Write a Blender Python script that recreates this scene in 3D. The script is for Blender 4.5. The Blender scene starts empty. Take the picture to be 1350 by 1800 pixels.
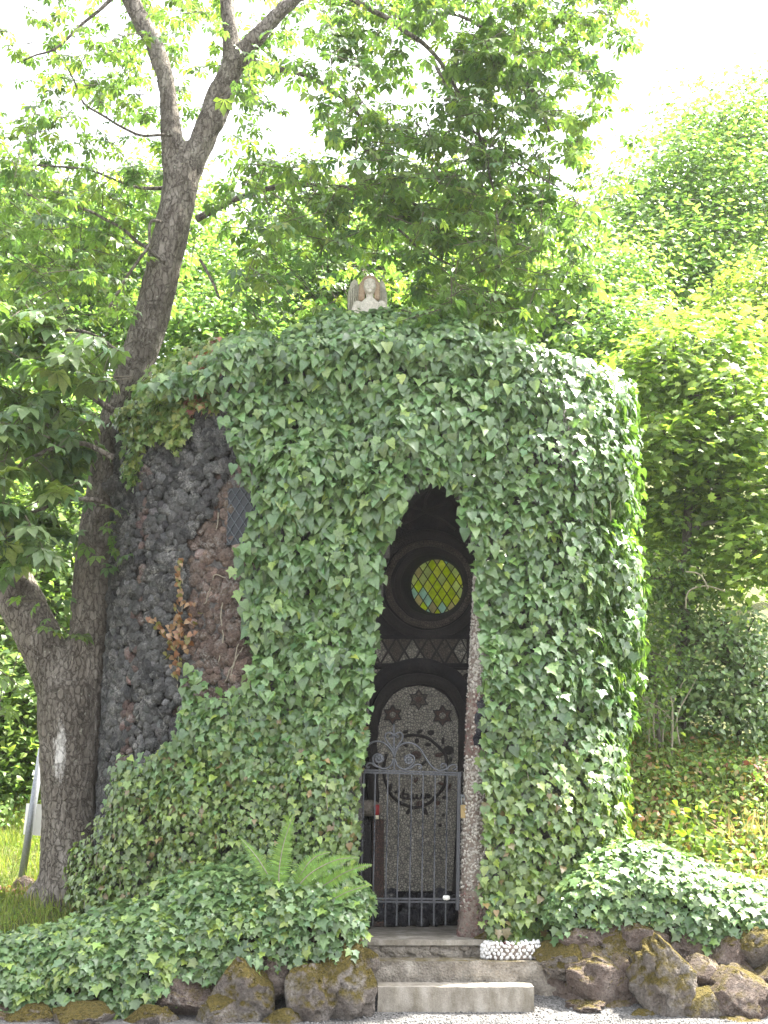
import bpy, math, random
import numpy as np
from mathutils import Matrix, Vector

rng = np.random.default_rng(11)
random.seed(5)
SC = bpy.context.scene
COL = SC.collection

# ------------------------------------------------------------------ camera, sky, sun, exposure
CZ, PITCH, FPX = 1.48, math.radians(13.8), 2180.0
cam_d = bpy.data.cameras.new('camera')
cam_d.sensor_fit = 'VERTICAL'; cam_d.sensor_height = 36.0; cam_d.sensor_width = 27.0
cam_d.lens = 36.0 * FPX / 1800.0
cam_d.clip_start = 0.1; cam_d.clip_end = 3000
cam = bpy.data.objects.new('camera', cam_d); COL.objects.link(cam)
cam.location = (0, 0, CZ); cam.rotation_euler = (math.radians(90) + PITCH, 0, 0)
SC.camera = cam

SUN_EL, SUN_AZ = math.radians(60), math.radians(64)       # azimuth from +Y (behind the chapel) towards +X
sun_dir = Vector((math.cos(SUN_EL) * math.sin(SUN_AZ), math.cos(SUN_EL) * math.cos(SUN_AZ), math.sin(SUN_EL)))
world = bpy.data.worlds.new('World'); SC.world = world; world.use_nodes = True
wn = world.node_tree; wn.nodes.clear()
w_out = wn.nodes.new('ShaderNodeOutputWorld'); w_bg = wn.nodes.new('ShaderNodeBackground')
w_sky = wn.nodes.new('ShaderNodeTexSky'); w_sky.sky_type = 'NISHITA'; w_sky.sun_disc = False
w_sky.sun_elevation = SUN_EL; w_sky.sun_rotation = SUN_AZ
w_sky.air_density = 1.0; w_sky.dust_density = 4.0; w_sky.ozone_density = 1.0
w_hsv = wn.nodes.new('ShaderNodeHueSaturation'); w_hsv.inputs['Saturation'].default_value = 0.25
wn.links.new(w_sky.outputs[0], w_hsv.inputs['Color']); wn.links.new(w_hsv.outputs[0], w_bg.inputs['Color'])
w_bg.inputs['Strength'].default_value = 0.15
wn.links.new(w_bg.outputs[0], w_out.inputs[0])
sun_d = bpy.data.lights.new('sun', 'SUN'); sun_d.energy = 5.0; sun_d.angle = math.radians(1.5); sun_d.color = (1.0, 0.95, 0.85)
sun = bpy.data.objects.new('sun', sun_d); COL.objects.link(sun)
sun.rotation_euler = sun_dir.to_track_quat('Z', 'Y').to_euler(); sun.location = (6, 20, 30)
SC.view_settings.view_transform = 'Standard'; SC.view_settings.look = 'None'
SC.view_settings.exposure = 2.72; SC.view_settings.gamma = 1.0; SC.view_settings.use_curve_mapping = False
SC.cycles.max_bounces = 8; SC.cycles.diffuse_bounces = 4; SC.cycles.glossy_bounces = 3
SC.cycles.transmission_bounces = 6; SC.cycles.transparent_max_bounces = 6; SC.cycles.caustics_reflective = False

# ------------------------------------------------------------------ geometry helpers
CP, SP = math.cos(PITCH), math.sin(PITCH)

def P(px, py, Y):
    """the world point at distance Y that the photograph shows at pixel (px, py)"""
    r, u = (px - 675) / FPX, (900 - py) / FPX
    d = (r, CP - u * SP, SP + u * CP)
    t = Y / d[1]
    return np.array((d[0] * t, Y, CZ + d[2] * t))

def PX(p):
    p = np.asarray(p, float).reshape(-1, 3)
    dy, dz = p[:, 1], p[:, 2] - CZ
    dep = dy * CP + dz * SP
    return np.stack((675 + FPX * p[:, 0] / dep, 900 - FPX * (-dy * SP + dz * CP) / dep), 1)

def mpp(p):            # metres per photograph pixel at p
    p = np.asarray(p, float).ravel()
    return (p[1] * CP + (p[2] - CZ) * SP) / FPX

def inpoly(pts, poly):
    x, y = pts[:, 0], pts[:, 1]
    res = np.zeros(len(x), bool)
    n = len(poly)
    for i in range(n):
        x1, y1 = poly[i]; x2, y2 = poly[(i + 1) % n]
        if y1 == y2: continue
        c = ((y1 > y) != (y2 > y)) & (x < (x2 - x1) * (y - y1) / (y2 - y1) + x1)
        res ^= c
    return res

def _hash(i, j, k, seed):
    h = (i * 374761393 + j * 668265263 + k * 1274126177 + seed * 974711) & 0xffffffff
    h = ((h ^ (h >> 13)) * 1274126177) & 0xffffffff
    return ((h ^ (h >> 16)) & 0xffff) / 65535.0

def noise(p, f=1.0, seed=0, oct=1):
    p = np.asarray(p, float).reshape(-1, 3) * f
    tot = np.zeros(len(p)); amp = 1.0; sm = 0
    for o in range(oct):
        q = np.floor(p).astype(np.int64); t = p - q; t = t * t * (3 - 2 * t)
        i, j, k = q[:, 0], q[:, 1], q[:, 2]; v = 0
        for a in (0, 1):
            for b in (0, 1):
                for c in (0, 1):
                    w = (t[:, 0] if a else 1 - t[:, 0]) * (t[:, 1] if b else 1 - t[:, 1]) * (t[:, 2] if c else 1 - t[:, 2])
                    v = v + w * _hash(i + a, j + b, k + c, seed + o * 17)
        tot += amp * v; sm += amp; amp *= .5; p = p * 2.03 + 3.1
    return tot / sm * 2 - 1

def unit(v):
    v = np.asarray(v, float)
    return v / np.maximum(np.linalg.norm(v, axis=-1, keepdims=True), 1e-9)

def frames(N, T):
    N = unit(N); T = T - (T * N).sum(1, keepdims=True) * N; T = unit(T)
    X = np.cross(T, N)
    return np.stack((X, T, N), 2)

WL = {}
def wloc(o): return WL.get(o.name, np.zeros(3))

def mesh_data(name, V, F, mat=None, smooth=True, col=None):
    V = np.asarray(V, np.float32); me = bpy.data.meshes.new(name)
    if isinstance(F, np.ndarray) and F.ndim == 2:
        k = F.shape[1]; n = len(F)
        me.vertices.add(len(V)); me.vertices.foreach_set('co', V.ravel())
        me.loops.add(n * k); me.loops.foreach_set('vertex_index', F.astype(np.int32).ravel())
        me.polygons.add(n); me.polygons.foreach_set('loop_start', np.arange(0, n * k, k, dtype=np.int32))
        me.update(calc_edges=True)
    else:
        me.from_pydata([tuple(map(float, v)) for v in V], [], [tuple(map(int, f)) for f in F]); me.update()
    if smooth: me.polygons.foreach_set('use_smooth', np.ones(len(me.polygons), bool))
    if col is not None:
        a = me.color_attributes.new('col', 'FLOAT_COLOR', 'POINT')
        c = np.ones((len(V), 4), np.float32); c[:, :3] = col
        a.data.foreach_set('color', c.ravel())
    if mat: me.materials.append(mat)
    return me

def link(name, me, parent=None, loc=(0, 0, 0), **tags):
    o = bpy.data.objects.new(name, me); COL.objects.link(o)
    loc = np.asarray(loc, float); WL[o.name] = loc
    if parent is not None:
        o.parent = parent; o.location = loc - wloc(parent)
    else: o.location = loc
    for k, v in tags.items(): o[k] = v
    return o

def mobj(name, V, F, mat, parent=None, smooth=True, col=None, **tags):
    """mesh given in world coordinates; the origin goes to the middle of its underside"""
    V = np.asarray(V, float)
    c = np.array(((V[:, 0].min() + V[:, 0].max()) / 2, (V[:, 1].min() + V[:, 1].max()) / 2, V[:, 2].min()))
    return link(name, mesh_data(name, V - c, F, mat, smooth, col), parent, c, **tags)

def thing(name, label, cat, loc=(0, 0, 0), group=None):
    o = link(name, None, None, loc, label=label, category=cat)
    if group: o['group'] = group
    return o

def place(name, me, parent, pos, R, s):
    o = bpy.data.objects.new(name, me); COL.objects.link(o)
    M = np.eye(4); M[:3, :3] = R * s; M[:3, 3] = np.asarray(pos) - wloc(parent)
    o.parent = parent; o.matrix_basis = Matrix(M.tolist())
    return o

def cat_(parts):
    Vs, Fs, n = [], [], 0
    for V, F in parts:
        V = np.asarray(V, float); Vs.append(V); Fs += [tuple(int(i) + n for i in f) for f in F]; n += len(V)
    return np.concatenate(Vs), Fs

def box(a, b):
    a, b = np.minimum(a, b), np.maximum(a, b)
    V = [(x, y, z) for x in (a[0], b[0]) for y in (a[1], b[1]) for z in (a[2], b[2])]
    F = [(0, 1, 3, 2), (4, 6, 7, 5), (0, 4, 5, 1), (2, 3, 7, 6), (0, 2, 6, 4), (1, 5, 7, 3)]
    return np.array(V, float), F

def smooth_path(pts, n=6):
    pts = np.asarray(pts, float); out = []
    for i in range(len(pts) - 1):
        p0, p1, p2, p3 = pts[max(i - 1, 0)], pts[i], pts[i + 1], pts[min(i + 2, len(pts) - 1)]
        for t in np.arange(n) / n:
            out.append(.5 * ((2 * p1) + (-p0 + p2) * t + (2 * p0 - 5 * p1 + 4 * p2 - p3) * t * t + (-p0 + 3 * p1 - 3 * p2 + p3) * t ** 3))
    out.append(pts[-1]); return np.array(out)

def tube(path, rad, seg=8, cap=True, twist=None, phase=0.0):
    path = np.asarray(path, float); n = len(path)
    rad = np.broadcast_to(np.asarray(rad, float), (n,))
    T = unit(np.gradient(path, axis=0)); up = np.array((0., 0, 1)) if abs(T[0, 2]) < .9 else np.array((0., 1, 0))
    V = []; X = unit(np.cross(up, T[0]))
    for i in range(n):
        X = unit(X - (X @ T[i]) * T[i]); Yv = np.cross(T[i], X)
        a = np.arange(seg) * 2 * np.pi / seg + phase + (twist[i] if twist is not None else 0)
        V.append(path[i] + rad[i] * (np.cos(a)[:, None] * X + np.sin(a)[:, None] * Yv))
    V = np.concatenate(V); F = []
    for i in range(n - 1):
        for j in range(seg):
            k = (j + 1) % seg
            F.append((i * seg + j, i * seg + k, (i + 1) * seg + k, (i + 1) * seg + j))
    if cap:
        F.append(tuple(range(seg))[::-1]); F.append(tuple((n - 1) * seg + j for j in range(seg)))
    return V, F

def ico(sub):
    t = (1 + 5 ** .5) / 2
    V = [(-1, t, 0), (1, t, 0), (-1, -t, 0), (1, -t, 0), (0, -1, t), (0, 1, t), (0, -1, -t), (0, 1, -t), (t, 0, -1), (t, 0, 1), (-t, 0, -1), (-t, 0, 1)]
    F = [(0, 11, 5), (0, 5, 1), (0, 1, 7), (0, 7, 10), (0, 10, 11), (1, 5, 9), (5, 11, 4), (11, 10, 2), (10, 7, 6), (7, 1, 8), (3, 9, 4), (3, 4, 2), (3, 2, 6), (3, 6, 8), (3, 8, 9), (4, 9, 5), (2, 4, 11), (6, 2, 10), (8, 6, 7), (9, 8, 1)]
    V = [np.array(v) / np.linalg.norm(v) for v in V]
    for _ in range(sub):
        mid = {}; F2 = []
        def m(a, b):
            k = (min(a, b), max(a, b))
            if k not in mid:
                v = V[a] + V[b]; V.append(v / np.linalg.norm(v)); mid[k] = len(V) - 1
            return mid[k]
        for a, b, c in F:
            ab, bc, ca = m(a, b), m(b, c), m(c, a)
            F2 += [(a, ab, ca), (b, bc, ab), (c, ca, bc), (ab, bc, ca)]
        F = F2
    return np.array(V), np.array(F)
ICO = [ico(i) for i in range(5)]

def batch(tmpl, pos, R, s, col):
    """many copies of one small template as one set of triangles"""
    V, F = tmpl; n = len(pos)
    s = np.asarray(s).reshape(-1, 1, 1)
    W = np.einsum('nij,kj->nki', R, V) * s + pos[:, None, :]
    FF = (F[None] + (np.arange(n) * len(V))[:, None, None]).reshape(-1, F.shape[1])
    CC = np.repeat(col, len(V), axis=0)
    return W.reshape(-1, 3), FF, CC

# ------------------------------------------------------------------ materials
def new_mat(name):
    m = bpy.data.materials.new(name); m.use_nodes = True
    nt = m.node_tree; b = nt.nodes['Principled BSDF']; return m, nt, b

def nd(nt, t, **kw):
    n = nt.nodes.new(t)
    for k, v in kw.items():
        if k in n.inputs: n.inputs[k].default_value = v
        else: setattr(n, k, v)
    return n

def tex_noise(nt, scale, detail=6, rough=.6, vec=None):
    n = nd(nt, 'ShaderNodeTexNoise', Scale=scale, Detail=detail, Roughness=rough)
    if vec is not None: nt.links.new(vec, n.inputs['Vector'])
    return n

def ramp(nt, src, stops):
    r = nt.nodes.new('ShaderNodeValToRGB'); e = r.color_ramp.elements
    while len(e) < len(stops): e.new(.5)
    for el, (p, c) in zip(e, stops):
        el.position = p; el.color = (*c, 1) if len(c) == 3 else c
    nt.links.new(src, r.inputs[0]); return r

def mix(nt, a, b, fac, mode='MIX'):
    m = nt.nodes.new('ShaderNodeMix'); m.data_type = 'RGBA'; m.blend_type = mode
    for v, i in ((fac, 0), (a, 6), (b, 7)):
        if hasattr(v, 'is_output'): nt.links.new(v, m.inputs[i])
        else: m.inputs[i].default_value = v if i == 0 else (*v, 1)
    return m.outputs[2]

def bump(nt, b, src, strength, dist, prev=None):
    n = nd(nt, 'ShaderNodeBump', Strength=strength, Distance=dist)
    nt.links.new(src, n.inputs['Height'])
    if prev is not None: nt.links.new(prev.outputs[0], n.inputs['Normal'])
    nt.links.new(n.outputs[0], b.inputs['Normal']); return n

def geo_pos(nt): return nd(nt, 'ShaderNodeNewGeometry').outputs['Position']

def leaf_mat(name, trans=.4, tint=(1.7, 1.9, .55), rough=.45, spec=.5, veins=True):
    m, nt, b = new_mat(name)
    a = nd(nt, 'ShaderNodeAttribute', attribute_name='col')
    pos = geo_pos(nt)
    n = tex_noise(nt, 60, 3, .6, pos)
    c = mix(nt, a.outputs['Color'], (.5, .5, .5), .0)
    v = ramp(nt, n.outputs[0], [(.3, (.78, .78, .78)), (.7, (1.18, 1.18, 1.1))])
    c = mix(nt, a.outputs['Color'], v.outputs[0], 1.0, 'MULTIPLY')
    nt.links.new(c, b.inputs['Base Color'])
    b.inputs['Roughness'].default_value = rough; b.inputs['Specular IOR Level'].default_value = spec
    bump(nt, b, n.outputs[0], .25, .004)
    t = nt.nodes.new('ShaderNodeBsdfTranslucent')
    tc = mix(nt, c, tint, 1.0, 'MULTIPLY'); nt.links.new(tc, t.inputs['Color'])
    ms = nd(nt, 'ShaderNodeMixShader'); ms.inputs[0].default_value = trans
    nt.links.new(b.outputs[0], ms.inputs[1]); nt.links.new(t.outputs[0], ms.inputs[2])
    nt.links.new(ms.outputs[0], nt.nodes['Material Output'].inputs[0])
    return m

M_IVY = leaf_mat('ivy_leaf', .25, (1.5, 1.7, .5), .31, .7)
M_LEAF_DK = leaf_mat('shade_tinted_leaf', .3, (1.6, 1.8, .5), .4, .5)  # darker copy of the tree leaf, shade put into the material
M_LEAF = leaf_mat('tree_leaf', .48, (1.6, 1.8, .65), .38, .6)
M_FAR = leaf_mat('background_leaf', .47, (1.6, 1.68, .8), .42, .5)
M_GRASS = leaf_mat('grass_blade', .4, (1.6, 1.7, .6), .6, .3)

def rock_mat(name, c1, c2, c3, moss=0.0, scale=6.0, useattr=False, white=0.0, bumpd=.02, mossc=((.075, .062, .014), (.16, .12, .028))):
    m, nt, b = new_mat(name); pos = geo_pos(nt)
    n1 = tex_noise(nt, scale, 8, .65, pos); n2 = tex_noise(nt, scale * 7, 6, .7, pos)
    c = ramp(nt, n1.outputs[0], [(.3, c1), (.52, c2), (.72, c3)]).outputs[0]
    if useattr:
        a = nd(nt, 'ShaderNodeAttribute', attribute_name='col'); c = mix(nt, a.outputs['Color'], ramp(nt, n2.outputs[0], [(.3, (.55, .55, .55)), (.7, (1.5, 1.5, 1.5))]).outputs[0], 1.0, 'MULTIPLY')
    else:
        c = mix(nt, c, ramp(nt, n2.outputs[0], [(.3, (.6, .6, .6)), (.7, (1.35, 1.35, 1.35))]).outputs[0], .8, 'MULTIPLY')
    if white > 0:
        nw = tex_noise(nt, 5.0, 8, .75, pos)
        f = ramp(nt, nw.outputs[0], [(.60 - .12 * white, (0, 0, 0)), (.70 - .05 * white, (1, 1, 1))]).outputs[0]
        nw2 = tex_noise(nt, 45, 4, .7, pos)
        f2 = ramp(nt, nw2.outputs[0], [(.42, (0, 0, 0)), (.6, (.9, .9, .9))]).outputs[0]
        f = mix(nt, f, f2, 1.0, 'MULTIPLY')
        c = mix(nt, c, (.36, .35, .32), f)
    if moss > 0:
        g = nd(nt, 'ShaderNodeNewGeometry'); sx = nd(nt, 'ShaderNodeSeparateXYZ'); nt.links.new(g.outputs['Normal'], sx.inputs[0])
        nm = tex_noise(nt, 9, 10, .8, pos)
        ad = nd(nt, 'ShaderNodeMath', operation='MULTIPLY_ADD'); nt.links.new(nm.outputs[0], ad.inputs[0]); ad.inputs[1].default_value = 2.6; nt.links.new(sx.outputs['Z'], ad.inputs[2])
        f = ramp(nt, ad.outputs[0], [(1.0 - .0, (0, 0, 0)), (1.0, (1, 1, 1))])
        f.color_ramp.elements[0].position = .0; f.color_ramp.elements[1].position = 1
        mr = nd(nt, 'ShaderNodeMapRange'); nt.links.new(ad.outputs[0], mr.inputs[0])
        mr.inputs[1].default_value = 2.05 - moss; mr.inputs[2].default_value = 2.6 - moss
        mc = ramp(nt, tex_noise(nt, 40, 4, .7, pos).outputs[0], [(.35, mossc[0]), (.65, mossc[1])]).outputs[0]
        c = mix(nt, c, mc, mr.outputs[0])
    nt.links.new(c, b.inputs['Base Color']); b.inputs['Roughness'].default_value = .92; b.inputs['Specular IOR Level'].default_value = .25
    vo = nd(nt, 'ShaderNodeTexVoronoi', Scale=scale * 9); nt.links.new(pos, vo.inputs['Vector'])
    p = bump(nt, b, n2.outputs[0], .9, bumpd); bump(nt, b, vo.outputs['Distance'], .5, bumpd * .6, p)
    return m

M_LAVA = rock_mat('lava_stone', (.04, .04, .045), (.07, .065, .065), (.12, .115, .11), useattr=True, white=.95, bumpd=.035)
M_MORTAR = rock_mat('lava_mortar', (.05, .047, .045), (.09, .085, .08), (.16, .15, .14), white=.7)
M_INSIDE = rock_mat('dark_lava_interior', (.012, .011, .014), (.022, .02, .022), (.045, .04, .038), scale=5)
M_ROCK = rock_mat('boulder', (.16, .13, .11), (.27, .235, .205), (.42, .385, .35), moss=.85, scale=6, white=.75, bumpd=.08)
M_ROCK2 = rock_mat('grey_boulder', (.115, .082, .066), (.20, .155, .13), (.31, .26, .225), moss=.35, scale=6, white=.4, bumpd=.08)
M_STEP = rock_mat('stone_step', (.17, .15, .125), (.27, .24, .20), (.38, .35, .30), moss=.02, scale=6, bumpd=.03)
M_SOIL = rock_mat('soil', (.03, .024, .016), (.055, .045, .03), (.09, .075, .05), scale=4)

def concrete_mat():
    m, nt, b = new_mat('weathered_concrete'); pos = geo_pos(nt)
    n1 = tex_noise(nt, 3.5, 8, .7, pos); n2 = tex_noise(nt, 90, 4, .7, pos)
    sc = nd(nt, 'ShaderNodeMapping'); sc.inputs['Scale'].default_value = (9, 9, 2.2); nt.links.new(pos, sc.inputs[0])
    n3 = tex_noise(nt, 1.0, 6, .6, sc.outputs[0])
    c = ramp(nt, n1.outputs[0], [(.3, (.17, .15, .12)), (.5, (.29, .265, .225)), (.75, (.42, .395, .345))]).outputs[0]
    c = mix(nt, c, ramp(nt, n3.outputs[0], [(.38, (.55, .52, .45)), (.6, (1.05, 1.05, 1.05))]).outputs[0], .8, 'MULTIPLY')
    c = mix(nt, c, ramp(nt, n2.outputs[0], [(.3, (.7, .7, .7)), (.6, (1.1, 1.1, 1.1))]).outputs[0], .7, 'MULTIPLY')
    nt.links.new(c, b.inputs['Base Color']); b.inputs['Roughness'].default_value = .95
    p = bump(nt, b, n2.outputs[0], .6, .006); bump(nt, b, n1.outputs[0], .4, .02, p)
    return m
M_CONC = concrete_mat()

def pebble_mat(name, c1, c2, scale, joint, bumpd=.01):
    m, nt, b = new_mat(name); pos = geo_pos(nt)
    vo = nd(nt, 'ShaderNodeTexVoronoi', Scale=scale); nt.links.new(pos, vo.inputs['Vector'])
    ve = nd(nt, 'ShaderNodeTexVoronoi', Scale=scale, feature='DISTANCE_TO_EDGE'); nt.links.new(pos, ve.inputs['Vector'])
    sx = nd(nt, 'ShaderNodeSeparateColor'); nt.links.new(vo.outputs['Color'], sx.inputs[0])
    c = mix(nt, c1, c2, sx.outputs[0])
    n = tex_noise(nt, 3, 6, .6, pos)
    c = mix(nt, c, ramp(nt, n.outputs[0], [(.3, (.7, .68, .62)), (.7, (1.15, 1.12, 1.05))]).outputs[0], 1, 'MULTIPLY')
    f = ramp(nt, ve.outputs[0], [(.04, (0, 0, 0)), (.16, (1, 1, 1))])
    c = mix(nt, joint, c, f.outputs[0])
    nt.links.new(c, b.inputs['Base Color']); b.inputs['Roughness'].default_value = .75
    bump(nt, b, f.outputs[0], .9, bumpd); return m
M_MOSAIC = pebble_mat('pebble_mosaic', (.42, .40, .36), (.28, .265, .235), 42, (.09, .085, .075))
M_MOSAIC_DK = pebble_mat('dark_pebble_mosaic', (.15, .125, .105), (.09, .075, .065), 45, (.03, .026, .024))
M_MOSAIC_RED = pebble_mat('red_pebble_mosaic', (.13, .07, .06), (.075, .045, .04), 50, (.04, .03, .025))
M_MOSAIC_BLK = pebble_mat('black_pebble_mosaic', (.035, .028, .026), (.02, .017, .018), 50, (.012, .01, .01))

def plain(name, c, rough=.6, metal=0.0, nscale=30, var=.25, bd=.003):
    m, nt, b = new_mat(name); pos = geo_pos(nt); n = tex_noise(nt, nscale, 6, .65, pos)
    lo, hi = tuple(x * (1 - var) for x in c), tuple(min(1, x * (1 + var)) for x in c)
    nt.links.new(ramp(nt, n.outputs[0], [(.3, lo), (.7, hi)]).outputs[0], b.inputs['Base Color'])
    b.inputs['Roughness'].default_value = rough; b.inputs['Metallic'].default_value = metal
    bump(nt, b, n.outputs[0], .3, bd); return m
M_IRON = plain('wrought_iron', (.05, .053, .06), .45, .4, 80, .4)
M_IRON_GREY = plain('grey_iron', (.085, .09, .10), .45, .4, 80, .3)  # paler grey iron for the crest scrolls and rosettes
M_IRON_LT = plain('galvanised_iron', (.22, .235, .25), .5, .6, 60)
M_PEBBLE = plain('white_pebble', (.62, .61, .585), .55, 0, 25, .12)
M_JPEB = rock_mat('jamb_pebble', (.3, .28, .24), (.42, .39, .34), (.5, .47, .42), useattr=True, bumpd=.004)
M_PANEL = plain('white_sign_panel', (.82, .81, .77), .5, 0, 4, .05)
M_TWIG = plain('twig', (.10, .085, .06), .9, 0, 50, .4)
M_STEM = plain('pale_stem', (.26, .23, .17), .9, 0, 50, .3)
M_LEAD = plain('lead_came', (.02, .02, .022), .6, .3, 40)
M_LEAD_LT = plain('weathered_lead', (.28, .32, .34), .6, .2, 40)
M_CANDLE = plain('red_candle_glass', (.30, .01, .012), .3, 0, 20)
M_WAX = plain('candle_wax', (.75, .70, .5), .5, 0, 20)

def bark_mat():
    m, nt, b = new_mat('bark'); pos = geo_pos(nt)
    mp = nd(nt, 'ShaderNodeMapping'); mp.inputs['Scale'].default_value = (1, 1, .4); nt.links.new(pos, mp.inputs[0])
    n1 = tex_noise(nt, 5, 8, .7, mp.outputs[0]); n2 = tex_noise(nt, 38, 6, .65, mp.outputs[0])
    vo = nd(nt, 'ShaderNodeTexVoronoi', Scale=20, feature='DISTANCE_TO_EDGE'); 
    wp = nd(nt, 'ShaderNodeVectorMath', operation='ADD'); sc = nd(nt, 'ShaderNodeVectorMath', operation='SCALE'); sc.inputs['Scale'].default_value = .12
    n4 = tex_noise(nt, 9, 4, .6, pos); nt.links.new(n4.outputs['Color'], sc.inputs[0]); nt.links.new(mp.outputs[0], wp.inputs[0]); nt.links.new(sc.outputs[0], wp.inputs[1])
    nt.links.new(wp.outputs[0], vo.inputs['Vector'])
    c = ramp(nt, n1.outputs[0], [(.28, (.08, .07, .057)), (.5, (.155, .137, .115)), (.72, (.27, .25, .22))]).outputs[0]
    c = mix(nt, c, ramp(nt, n2.outputs[0], [(.3, (.6, .58, .55)), (.7, (1.3, 1.3, 1.3))]).outputs[0], .8, 'MULTIPLY')
    e = ramp(nt, vo.outputs[0], [(.0, (.45, .42, .4)), (.10, (1, 1, 1))]).outputs[0]
    c = mix(nt, c, e, .75, 'MULTIPLY')
    # lichen flecks
    nl = tex_noise(nt, 22, 5, .7, pos); fl = ramp(nt, nl.outputs[0], [(.62, (0, 0, 0)), (.68, (.7, .7, .7))]).outputs[0]
    c = mix(nt, c, (.33, .33, .27), fl)
    # pale weathered scar on the lower trunk
    s = P(107, 1320, 11.95); mp2 = nd(nt, 'ShaderNodeMapping', vector_type='TEXTURE')
    mp2.inputs['Location'].default_value = s; mp2.inputs['Scale'].default_value = (.075, .5, .34); nt.links.new(pos, mp2.inputs[0])
    ln = nd(nt, 'ShaderNodeVectorMath', operation='LENGTH'); nt.links.new(mp2.outputs[0], ln.inputs[0])
    ad = nd(nt, 'ShaderNodeMath', operation='ADD'); nt.links.new(ln.outputs['Value'], ad.inputs[0])
    n5 = tex_noise(nt, 26, 8, .8, mp.outputs[0]); n6 = nd(nt, 'ShaderNodeMath', operation='MULTIPLY_ADD'); nt.links.new(n5.outputs[0], n6.inputs[0]); n6.inputs[1].default_value = 2.4; n6.inputs[2].default_value = -.7; nt.links.new(n6.outputs[0], ad.inputs[1])
    f = ramp(nt, ad.outputs[0], [(.0, (1, 1, 1)), (1, (0, 0, 0))]); mr = nd(nt, 'ShaderNodeMapRange'); nt.links.new(ad.outputs[0], mr.inputs[0])
    mr.inputs[1].default_value = 1.35; mr.inputs[2].default_value = .9; 
    c = mix(nt, c, (.52, .50, .46), mr.outputs[0])
    nt.links.new(c, b.inputs['Base Color']); b.inputs['Roughness'].default_value = .95; b.inputs['Specular IOR Level'].default_value = .2
    p = bump(nt, b, e, .9, .03); bump(nt, b, n2.outputs[0], .9, .02, p); return m
M_BARK = bark_mat()

# ------------------------------------------------------------------ leaf templates: base at the origin, tip along +Y, face along +Z
def fan(outline, droop=.35, fold=.25, c=(0, .38)):
    O = np.array(outline, float); V = np.concatenate((np.array([[c[0], c[1]]]), O))
    z = -droop * (V[:, 1] ** 2) + fold * np.abs(V[:, 0]) - .10 * V[:, 0] ** 2
    V = np.column_stack((V, z)); n = len(O)
    F = np.array([(0, 1 + i, 1 + (i + 1) % n) for i in range(n)])
    if np.cross(V[F[0]][1] - V[F[0]][0], V[F[0]][2] - V[F[0]][0])[2] < 0: F = F[:, ::-1]
    return V, F
def sym(h): return h + [(-x, y) for x, y in reversed(h) if x > 1e-6]
IVY_LOBED = fan(sym([(0, .0), (.20, -.12), (.46, .05), (.36, .27), (.58, .50), (.27, .56), (.0, 1.0)]), .3, .22)
IVY_HEART = fan(sym([(0, .0), (.22, -.11), (.44, .04), (.46, .28), (.28, .62), (.0, 1.0)]), .4, .28)
MAPLE = fan(sym([(0, .0), (.30, -.10), (.28, .14), (.62, .22), (.42, .42), (.50, .74), (.20, .62), (.0, 1.0)]), .25, .12)
FARLEAF = (np.array([(0, 0, 0), (.42, .34, .08), (.20, .74, .0), (0, 1.05, -.22), (-.38, .52, .06)]), np.array([(0, 1, 2), (0, 2, 4), (4, 2, 3)]))
OVATE = fan(sym([(0, 0), (.26, .2), (.33, .48), (.18, .8), (0, 1.0)]), .4, .25, (0, .45))
SMALL = (np.array([(0, 0, 0), (.32, .45, .08), (0, 1, -.2), (-.32, .45, .08)], float), np.array([(0, 1, 2), (0, 2, 3)]))
def palmate(k=5, wd=1.15):
    Vs, Fs, n = [], [], 0
    for i in range(k):
        a = math.radians((i - (k - 1) / 2) * (215 / k)); L = 1.0 - .13 * abs(i - (k - 1) / 2)
        o = np.array([(0, 0, 0), (.07, .34, .03), (.22, .68, .03), (0, 1.08, -.22), (-.22, .68, .03), (-.07, .34, .03), (0, .62, -.05)]) * L
        o[:, 0] *= wd; o[:, 2] -= .18 * (o[:, 1] ** 2)
        c, s = math.cos(a), math.sin(a)
        Vs.append(np.column_stack((o[:, 0] * c + o[:, 1] * s, -o[:, 0] * s + o[:, 1] * c, o[:, 2])))
        Fs.append(np.array([(6, 0, 1), (6, 1, 2), (6, 2, 3), (6, 3, 4), (6, 4, 5), (6, 5, 0)]) + n); n += 7
    return np.concatenate(Vs), np.concatenate(Fs)
CHESTNUT = palmate(5); CHESTNUT_WIDE = palmate(5, 1.25)
BLADE = (np.array([(-.03, 0, 0), (.03, 0, 0), (.024, .5, .04), (-.024, .5, .04), (0, 1, .2)], float), np.array([(0, 1, 2), (0, 2, 3), (3, 2, 4)]))

def colours(n, base, var=.2, hue=.08):
    base = np.asarray(base, float); base = base if base.ndim == 2 else base[rng.integers(0, 1, n)] if False else np.tile(base, (n, 1))
    k = np.exp(rng.normal(0, var, (n, 1))); h = rng.normal(0, hue, (n, 1))
    return np.clip(base * k * np.concatenate((1 + h, np.ones((n, 1)), 1 - h * .8), 1), .003, .9)

def pick_colours(n, palette, weights, var=.15, hue=.06):
    i = rng.choice(len(palette), n, p=np.array(weights) / sum(weights))
    return colours(n, np.array(palette)[i], var, hue)

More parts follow.
